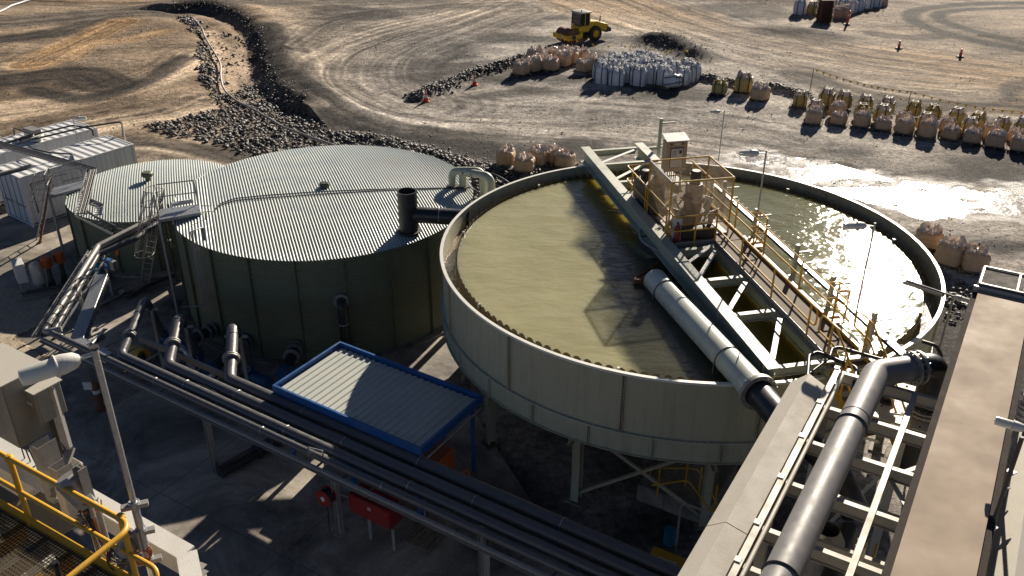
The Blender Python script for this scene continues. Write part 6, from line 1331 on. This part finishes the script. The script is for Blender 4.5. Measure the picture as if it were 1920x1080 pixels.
def liner(w,h,top,seed,n=40,rings=7,spike=.22):
    rg=random.Random(seed); vs=[]; amp=[rg.uniform(-1,1) for _ in range(n)]
    ph=rg.uniform(0,6)
    for i in range(n):
        t=2*PI*i/n; c,s=math.cos(t),math.sin(t); sq=(abs(c)**4+abs(s)**4)**(-.25)
        for j in range(rings):
            v=j/(rings-1); r=w/2*sq*(.84-.6*v)*(1+.12*math.sin(4*t+ph+3*v)+rg.uniform(-.11,.11)*(v<1)); z=h-.03+top*math.sin(v*PI*.95)*(.6+.4*math.sin(3*t+ph)*math.sin(2*t-ph))+spike*amp[i]*math.sin(PI*min(1,v+.05))*.8+rg.uniform(-.03,.03)
            vs.append(V((c*r,s*r,z)))
    m=MB(); m.grid(vs,n,rings,closeu=True); k=len(m.v); m.v.append((0,0,h+top*.15)); 
    for i in range(n): m.f.append((i*rings+rings-1,((i+1)%n)*rings+rings-1,k))
    return m
def strapmesh(x,y,w,h,top,ax):
    """strap up a face at offset x along it, looped over the top; ax 0: on +-y faces"""
    o=w/2*1.11; m=MB(); sx=.07
    half=[(o*.98,.02),(o*1.0,h*.3),(o*1.01,h*.6),(o*.97,h*.86),(o*.86,h*1.0),(o*.68,h+top*.8),(o*.45,h+top*1.15)]
    pts=[(-d,z) for d,z in half]+[(0,h+top*1.0)]+half[::-1]; vs=[]
    for d,z in pts:
        for k in(-1,1):
            a=x+k*sx/2+(abs(d)<o*.8)*(-x*.3); vs.append(V((a,d,z)) if ax==0 else V((d,a,z)))
    m.grid(vs,len(pts),2)
    return m
def make_bag(name,label,w,h,top,mat,lin,seed,straps=0,crease=False,group=None,spike=.2,slump=.4):
    t=thing(name,label,'bulk bag',(0,0,0),group)
    vs,nu,nv=bagshape(w,h,seed,slump,crease); m=MB(); m.grid(vs,nu,nv,closeu=True); m.f.append(tuple(range(0,nu*nv,nv))); m.build('sack',M[mat],t,angle=50)
    liner(w,h,top,seed+1,spike=spike).build('crumpled_top',M[lin],t,angle=25)
    if straps:
        for x in(-w*.26,w*.26)[:straps]:
            strapmesh(x,0,w,h,top,0).build('strap',M['strap'],t,smooth=False)
            strapmesh(x,0,w,h,top,1).build('strap',M['strap'],t,smooth=False)
    return t
ORD='leftmost second third fourth fifth sixth seventh eighth ninth tenth eleventh twelfth'.split()
def ordw(i,n): return 'rightmost' if i==n-1 and n>1 else ORD[i]
W_=[make_bag('bulk_bag','x',1.08,1.12+.06*k,.26,'whiteb','whiteb',10+k*7,2,spike=.22,slump=.3) for k in range(3)]
Tn=[make_bag('bulk_bag','x',1.18,.70+.08*k,.26,'tan','liner',40+k*5,0,True,spike=.26,slump=.8) for k in range(4)]
Bf=[make_bag('bulk_bag','x',1.18,.84+.07*k,.30,'buff','liner' if k else 'buff',70+k*5,2,True,spike=.24,slump=.7) for k in range(3)]
used=set()
def put(protos,xy,label,group,rz=None,z=None,sc=1):
    p=random.choice(protos)
    if p.name in used: o=copy_tree(p)
    else: o=p; used.add(p.name)
    x,y=xy; zz=float(height(np.array([float(x)]),np.array([float(y)]))[0]) if z is None else z
    o.location=(x,y,zz-.02); o.rotation_euler=(0,0,random.uniform(-.35,.35)+R(-30) if rz is None else rz); o.scale=(sc*random.uniform(.93,1.06),sc*random.uniform(.93,1.06),sc*random.uniform(.9,1.1))
    setp(o,label,'bulk bag',group); return o
def mk_pallet():
    t=thing('timber_pallet','x','pallet',(0,0,0)); m=MB()
    for k in range(6): m.box((0,-.55+.22*k,.135),(1.25,.13,.022))
    m.build('top_boards',M['wood'],t)
    for x in(-.55,0,.55): MB().box((x,0,.06),(.09,1.2,.1)).build('bearer',M['wood'],t)
    return t
PAL=mk_pallet(); palused=[0]
def pallet(xy,rz,label,group,z=None):
    o=PAL if not palused[0] else copy_tree(PAL); palused[0]=1; x,y=xy; zz=float(height(np.array([float(x)]),np.array([float(y)]))[0]) if z is None else z
    o.location=(x,y,zz); o.rotation_euler=(0,0,rz); setp(o,label,'pallet',group); return zz
def xy(px,py,back=.55):
    q=P(px,py,0); r=math.hypot(q.x,q.y); return (q.x*(1+back/r),q.y*(1+back/r))
# long three-deep line at the right
front=[(1523,236),(1570,237),(1613,241),(1653,247),(1693,254),(1735,262),(1780,265),(1819,272),(1863,280),(1907,287)]
LG='tan and buff bags in the long three deep line'
bk=V((.30,1.0,0)).normalized()
for i,(px,py) in enumerate(front):
    q=V((*xy(px,py),0)); z=pallet(q[:2],R(-25),f'low timber pallet under the {ordw(i,10)} front row bag of the long line','pallets under the long line')
    put(Tn,q[:2],f'slumped tan bulk bag, {ordw(i,10)} in the front row of the long line',LG,z=z+.14,sc=.86)
for i,(px,py) in enumerate(front):
    q=V((*xy(px,py),0))+bk*1.5+V((random.uniform(-.1,.1),0,0))
    put(Tn+Bf,q[:2],f'tan bulk bag with torn top, {ordw(i,10)} in the middle row of the long line',LG,z=.14,sc=.83)
back=[(1498,204),(1548,203),(1580,207),(1620,213),(1660,219),(1710,222),(1745,229),(1788,238),(1827,246),(1873,255),(1912,260)]
for i,(px,py) in enumerate(back):
    q=xy(px,py,.6)
    if i==0: pallet(q,R(-25),'low timber pallet under the leftmost buff bag behind the long line','pallets under the long line')
    put(Bf,q,f'buff bulk bag with black straps, {ordw(i,11)} in the back row of the long line',LG,z=.14,sc=.83)
for i,(px,py,k,lab) in enumerate(((1348,180,Bf,'small buff bulk bag standing alone, left of the two bigger buff bags'),(1393,177,Bf,'buff bulk bag with black straps, middle of three on the dirt'),(1423,192,Tn,'wide tan bulk bag, nearest and rightmost of the three before the long line'))):
    q=xy(px,py); z=pallet(q,R(-25),('timber pallet under the lone small buff bag','timber pallet under the middle one of three buff bags','timber pallet under the wide tan bag before the long line')[i],'pallets of the three loose bags'); put(k,q,lab,'three loose bags before the long line',z=z+.14,sc=.85 if i==0 else 1.05)
# white cluster
WG='white bags of the clustered stack near the road roller'
rows=[[(1130,160),(1156,164),(1176,158),(1196,163.5),(1218,158.5),(1243,161),(1279,160),(1296,154)],[(1126,151),(1148,153),(1170,149),(1190,152),(1212,150),(1234,150),(1262,150),(1286,149)],[(1137,142),(1160,143),(1182,141),(1205,142),(1228,142),(1252,144)],[(1150,135),(1175,134),(1200,134),(1222,135)]]
nm=('front','second','third','rear')
for r,row in enumerate(rows):
    for i,(px,py) in enumerate(row): put(W_,xy(px,py,.5),f'white bulk bag with black straps, {ordw(i,len(row))} in the {nm[r]} row of the white cluster',WG,z=0)
o=put(W_,xy(1252,168,.4),'white bulk bag with black straps tipped over in front of the white cluster',WG,z=.5); o.rotation_euler=(R(72),R(10),R(35)); o.scale=(.85,.85,.85)
# tan cluster left
TG='tan bags in the cluster behind the near cone line'
tl=[(977,144),(999,137),(1014,130),(1032,136),(1055,128),(1071,122),(1088,118),(1095,138),(1116,134),(1003,123),(1022,121),(1039,118),(1060,115)]
tw=['front left corner bag on its own pallet','small bag right of the corner bag','third bag, set back a little','broad double tier bag in front','bag right of the broad one','bag before the right end','far right end bag of the left group','bag at the front of the right pair','bag at the back of the right pair','rear left bag','second rear bag','third rear bag','rear right bag']
for i,(px,py) in enumerate(tl):
    q=xy(px,py)
    if i in(0,3,4,5,7): z=pallet(q,R(25),f'timber pallet under the {tw[i].split(",")[0].replace(" on its own pallet","")} of the tan cluster','pallets of the tan cluster'); 
    else: z=0
    put(Tn,q,f'tan bulk bag of the roller side cluster, {tw[i]}',TG,z=z+.14)
# near tank
for i,(px,py,lab) in enumerate(((948,317,'leftmost tan bag with orange flap behind the tank pipes'),(983,329,'tan bag nearest the open tank rim, second from left'),(1008,314,'tall pale topped tan bag in the middle behind the tank'),(1035,308,'orange topped tan bag at the back behind the tank'),(1058,317,'rightmost tan bag of the five behind the tank'))):
    q=xy(px,py); z=pallet(q,R(-35),'dark timber pallet under the '+lab.split(' behind')[0].split(',')[0],'pallets behind the open tank'); put(Tn,q,lab,'five tan bags behind the open tank',z=z+.14,sc=.92)
for i,(px,py,lab) in enumerate(((1775,502,'big tan bag standing against the right side of the open tank rim'),(1820,514,'big tan bag with orange strap, left of the conveyor end'),(1736,470,'tan bag half hidden by the tank rim, behind the other two'))):
    q=xy(px,py); z=pallet(q,R(-20),('timber pallet under the big bag touching the tank rim view','timber pallet under the big bag beside the conveyor end','timber pallet under the half hidden bag')[i],'pallets right of the tank'); put(Tn,q,lab,'tan bags right of the open tank',z=z+.14,sc=.98)
# far dump at the top
FG='far bags at the top of the picture'
for i,(px,py,k,lab) in enumerate(((1497,34,W_,'far left pale bag leaning at the edge of the distant dump'),(1521,33,Bf,'yellowish bag beside the brown pallet stack'),(1567,38,Tn,'cream bag right of the brown pallet stack'),(1582,38,Tn,'low cream bag next to the orange bollard'),
  (1540,20,W_,'white bag behind the brown pallet stack'),(1552,17,W_,'second white bag behind the pallet stack'),(1563,21,W_,'third white bag behind the pallet stack'),(1578,27,W_,'white bag in the middle of the distant dump, front'),(1593,28,W_,'white bag in the middle of the distant dump, right of front'),(1586,16,W_,'white bag deep in the middle of the distant dump'),(1606,24,W_,'white bag at the right shoulder of the distant dump'),(1624,18,W_,'white bag left in the far right trio'),(1640,16,W_,'white bag central in the far right trio'),(1652,13,Tn,'tan bag at the right end of the distant dump'))):
    q=xy(px,py); put(k,q,lab,FG,z=float(height(np.array([q[0]]),np.array([q[1]]))[0]))
q=P(1543,46,0); hz=float(height(np.array([q.x]),np.array([q.y]))[0]); t=thing('pallet_stack','tall stack of brown timber pallets standing by the distant white bags','pallets',(q.x,q.y,hz))
for k in range(14): 
    a=random.uniform(-6,6); m=MB(); 
    for j in range(5): m.box((q.x+random.uniform(-.05,.05),q.y-.5+.25*j,hz+.13+.15*k),(1.3,.16,.03),a)
    m.box((q.x-.5,q.y,hz+.07+.15*k),(.12,1.15,.1),a); m.box((q.x+.5,q.y,hz+.07+.15*k),(.12,1.15,.1),a); m.build('pallet_layer',M['woodb'],t)
# ---------------- cones, bollards, stakes, pennants ----------------
rwhite=M['white']; rred=paint('cone_orange_red',(.62,.06,.02),.45)
def cone(px,py,lab,s=1.0):
    q=P(px,py,0); q.z=float(height(np.array([q.x]),np.array([q.y]))[0]); t=thing('traffic_cone',lab,'traffic cone',q,'traffic cones')
    MB().box(q+V((0,0,.03)),(.42*s,.42*s,.06)).build('base',rred,t,bevel=.01)
    f=lambda z:.17-.15*z/.75
    for a,b,m in((.05,.25,rred),(.25,.42,rwhite),(.42,.55,rred),(.55,.65,rwhite),(.65,.76,rred)): MB().lathe([(f(a)*s,a*s),(f(b)*s,b*s)],q,18).build('band' if m is rwhite else 'cone_section',m,t)
cone(799,190,'red and white traffic cone at the left tip of the rock berm',1.1); cone(890,158,'red and white traffic cone beside the middle of the rock berm',1.1)
def bollard(px,py,h,lab,tilt=0):
    q=P(px,py,0); q.z=float(height(np.array([q.x]),np.array([q.y]))[0]); t=thing('road_bollard',lab,'bollard',q,'orange road bollards')
    tp=q+V((tilt,0,h)); MB().cyl(q,q+V((0,0,.08)),.3,16).build('base',M['rubber'],t); MB().tube([q+V((0,0,.05)),q.lerp(tp,.9),tp],[.12,.09,.05],14).build('body',rred,t); MB().cyl(q.lerp(tp,.62),q.lerp(tp,.74),.103,14).build('reflective_band',M['white'],t)
bollard(1587,50,1.25,'tall orange road bollard in front of the distant white bags',.1); bollard(1685,91,.65,'small dark orange bollard left one along the curved track'); bollard(1800,108,.65,'small dark orange bollard right one along the curved track')
def stake(px,py,h,lab):
    q=P(px,py,0); q.z=0; t=thing('survey_stake',lab,'stake',q); MB().bar(q-V((0,0,.2)),q+V((.03,0,h)),.05,.03).build('stake_shaft',M['wood'],t); return q+V((.03,0,h))
s=[stake(1050,97,1.5,'tall pale stake behind the tan bags near the roller'),stake(1071,95,1.0,'short wooden stake right of the tall one near the roller'),stake(1180,104,.8,'thin stake in the dirt behind the white cluster, left'),stake(1302,128,1.5,'thin stake at the right end of the white cluster'),stake(1517,178,1.9,'dark thin stake at the left start of the long pennant line'),stake(1702,198,1.0,'stake above the middle of the long bag line'),stake(1935,240,1.0,'stake at the far right of the pennant line')]
def bunting(pts,n,lab,sag=.25):
    t=thing('pennant_line',lab,'bunting',pts[0]); path=[];
    for a,b in zip(pts[:-1],pts[1:]):
        for k in range(9): u=k/8; path.append(a.lerp(b,u)-V((0,0,sag*4*u*(1-u))))
    MB().tube(path,.008,4).build('rope',M['wood'],t); fm=M.setdefault('flag',paint('flag_yellow',(.75,.45,.02),.5,bump=0)); L=len(path)
    for k in range(n):
        u=(k+.5)/n*(L-1.01); i=int(u); q=path[i].lerp(path[i+1],u-i); d=(path[i+1]-path[i]).normalized(); w=.11; sw=random.uniform(-.08,.08); m=MB()
        c=V((-d.y,d.x,0))*.006
        for e in(-1,): m.add([q-d*w-c,q+d*w-c,q+V((sw,sw,-.22))-c,q-d*w+c,q+d*w+c,q+V((sw,sw,-.22))+c],[(0,1,2),(5,4,3),(0,3,4,1),(1,4,5,2),(2,5,3,0)])
        m.build('pennant',fm,t,smooth=False)
bunting([s[0],s[1],s[2],s[3]],12,'yellow pennant line strung from the roller stakes past the white bags')
bunting([s[4],s[5]],14,'yellow pennant line between the dark stake and the middle stake'); bunting([s[5],s[6]],14,'yellow pennant line hanging behind the right half of the long bag line')
t=thing('marker_post','thin white marker post at the head of the rock ditch','post',P(328,16,0)); q=P(328,16,0); MB().cyl(q,q+V((0,0,1.4)),.03,8).build('shaft',M['galv'],t); MB().box(q+V((0,0,1.2)),(.1,.02,.25)).build('marker_tag',M['white'],t)
# hose in the ditch
hp=[(358,30),(378,50),(384,72),(398,95),(415,120),(413,145),(420,170),(445,190),(490,210),(530,240),(585,262),(640,284),(700,300)]
ln=smooth_line(hp); hz=height(ln[:,0].copy(),ln[:,1].copy()); t=thing('drain_hose','long pale grey drain hose snaking down the rock lined ditch','hose',(ln[0,0],ln[0,1],hz[0]))
MB().tube([V((a[0],a[1],z+.26)) for a,z in zip(ln,hz)],.075,10).build('hose_line',M['galvd'],t)
hp=smooth_line([(-20,34),(8,22),(30,10),(62,0),(90,-6)]); hz=height(hp[:,0].copy(),hp[:,1].copy()); t=thing('drain_hose','pale hose curling across the top left corner of the dirt','hose',(hp[0,0],hp[0,1],hz[0])); MB().tube([V((a[0],a[1],z+.12)) for a,z in zip(hp,hz)],.1,10).build('hose_line',M['galv'],t)
for i,pp in enumerate(([(886,352),(930,358),(960,372)],[(890,368),(925,386),(940,392)],[(900,330),(935,340),(965,362)])):
    h_=smooth_line(pp); t=thing('rubble_hose','black hose lying in the rubble behind the tanks, '+('middle','lowest','highest')[i]+' of three','hose',(h_[0,0],h_[0,1],.2)); MB().tube([V((a[0],a[1],.32)) for a in h_],.07,8).build('hose_line',M['black'],t)
# ---------------- road roller ----------------
def road_roller():
    o=V((6.74,79.9,float(height(np.array([6.74]),np.array([79.9]))[0]))); fwd=V((-.84,-.54,0)).normalized(); lf=V((-fwd.y,fwd.x,0)); Y=M['roller']; D=M['dark']
    t=thing('road_roller','yellow single drum road roller with glazed cab, rusty smooth drum facing left','road roller',o)
    q=lambda x,y,z:o+fwd*x+lf*y+V((0,0,z)); a=math.degrees(math.atan2(fwd.x,fwd.y))
    def hx(pts2,y0,y1): # side profile extruded across
        k=len(pts2); m=MB(); m.add([q(x,y0,z) for x,z in pts2]+[q(x,y1,z) for x,z in pts2],[tuple(range(k))[::-1],tuple(range(k,2*k))]+[(i,(i+1)%k,(i+1)%k+k,i+k) for i in range(k)]); return m
    for y in(-.85,.85):
        w=thing('x','x','x',q(0,y,.75)); COL.objects.unlink(w); bpy.data.objects.remove(w)
        s=1 if y>0 else -1
        ty=MB().lathe([(.40,-.27),(.60,-.29),(.74,-.24),(.76,0),(.74,.24),(.60,.29),(.40,.27)],q(0,y,.76),36,axis=lf).build('wheel',M['rubber'],t,angle=40)
        MB().lathe([(0,.12),(.16,.12),(.2,.05),(.36,.08),(.40,.2),(.40,.27)],q(0,y,.76),30,axis=lf*s).build('rim',Y,ty,angle=30)
        m=MB()
        for k in range(22):
            an=2*PI*k/22; r_=fwd*math.cos(an)+V((0,0,math.sin(an))); m.bar(q(0,y,.76)+r_*.75-lf*.22,q(0,y,.76)+r_*.75+lf*.22+ (lf.cross(r_))*.07,.07,.06,up=r_)
        m.build('tread',M['rubber'],ty)
    dr=MB().lathe([(0,-1.05),(.70,-1.05),(.75,-1.03),(.75,1.03),(.70,1.05),(0,1.05)],q(3.0,0,.75),48,axis=lf).build('drum',M['rust'],t,angle=30)
    for y in(-1.16,1.16): hx([(1.9,.75),(2.2,1.0),(3.75,1.0),(3.9,.9),(3.9,.55),(3.3,.45),(2.3,.45),(1.9,.55)],y-.06,y+.06).build('drum_frame',Y,t,bevel=.02)
    hx([(3.8,.5),(3.8,1.02),(3.98,1.0),(3.98,.55)],-1.2,1.2).build('front_beam',Y,t,bevel=.02); hx([(1.75,.5),(1.75,1.15),(2.1,1.1),(2.1,.55)],-1.1,1.1).build('rear_beam',Y,t,bevel=.02)
    for y in(-1.2,1.2): MB().cyl(q(3.0,y-.06,.75),q(3.0,y+.06,.75),.24,22).build('hub_motor',D,t)
    MB().box(q(3.99,-.1,.8),(.95,.012,.2),a).build('dark_lettering_patch',D,t) if 0 else None
    MB().box(q(1.4,0,.75),(.7,1.0,.5),a).build('articulation',D,t,bevel=.03)
    hx([(-1.9,.95),(-1.75,1.55),(-.3,1.98),(.55,2.02),(.55,1.0),(.2,.8),(-.7,.95),(-1.0,1.1),(-1.6,.8)],-.8,.8).build('engine_hood',Y,t,bevel=.04)
    hx([(-2.25,.75),(-2.2,1.1),(-1.75,1.35),(-1.5,.7)],-.85,.85).build('rear_bumper',D,t,bevel=.03)
    hx([(-.9,1.0),(-.75,1.52),(.75,1.52),(.95,1.0),(.8,1.35),(-.78,1.35)],-1.14,-.6).build('mudguard',Y,t) ; 
    cb=hx([(.55,1.0),(.55,1.65),(1.95,1.65),(2.0,1.25),(1.7,.95)],-.78,.78).build('cab_base',Y,t,bevel=.03)
    for x in(.6,1.9):
        for y in(-.74,.74): MB().bar(q(x,y,1.6),q(x+(.06 if x<1 else -.06),y,2.95),.09,.09).build('cab_pillar',Y if x<1 else D,t)
    MB().bar(q(1.25,-.75,1.6),q(1.25,-.75,2.95),.06,.06).build('cab_pillar',Y,t); MB().bar(q(1.25,.75,1.6),q(1.25,.75,2.95),.06,.06).build('cab_pillar',Y,t)
    for y in(-.73,.73): hx([(.68,1.7),(.7,2.9),(1.8,2.9),(1.86,1.7)],y-.01,y+.01).build('side_window',M['glass'],t,smooth=False)
    MB().hexa([q(x,y,z) for z,xx in((1.7,1.87),(2.9,1.82)) for x,y in((xx,-.68),(xx,.68),(xx-.02,.68),(xx-.02,-.68))]).build('windscreen',M['glass'],t,smooth=False)
    MB().hexa([q(x,y,z) for z in(1.8,2.9) for x,y in((.62,-.66),(.62,.66),(.64,.66),(.64,-.66))]).build('rear_window',M['glass'],t,smooth=False)
    hx([(.45,2.92),(.5,3.08),(1.95,3.08),(2.05,2.94)],-.86,.86).build('cab_roof',M['cream'],t,bevel=.03)
    MB().lathe([(0,.18),(.05,.17),(.06,.1),(.06,0)],q(1.5,.4,3.08),14).build('beacon',M['orange'],t)
    MB().cyl(q(-.9,.45,1.75),q(-.95,.45,2.45),.06,12).build('exhaust',D,t); MB().box(q(1.3,0,2.0),(.55,.5,.75),a).build('seat',M['black'],t,bevel=.05)
    MB().box(q(.2,.81,1.55),(.02,.5,.12),a-90).build('side_decal',M['dark'],t); MB().box(q(-1.85,0,1.2),(1.0,.05,.25),a).build('tail_panel',M['red'],t)
    for k in range(3): MB().bar(q(1.2,.9,.45+.28*k),q(1.6,.9,.45+.28*k),.2,.03).build('step',D,t)
    t.scale=(.82,.82,.82)
road_roller()
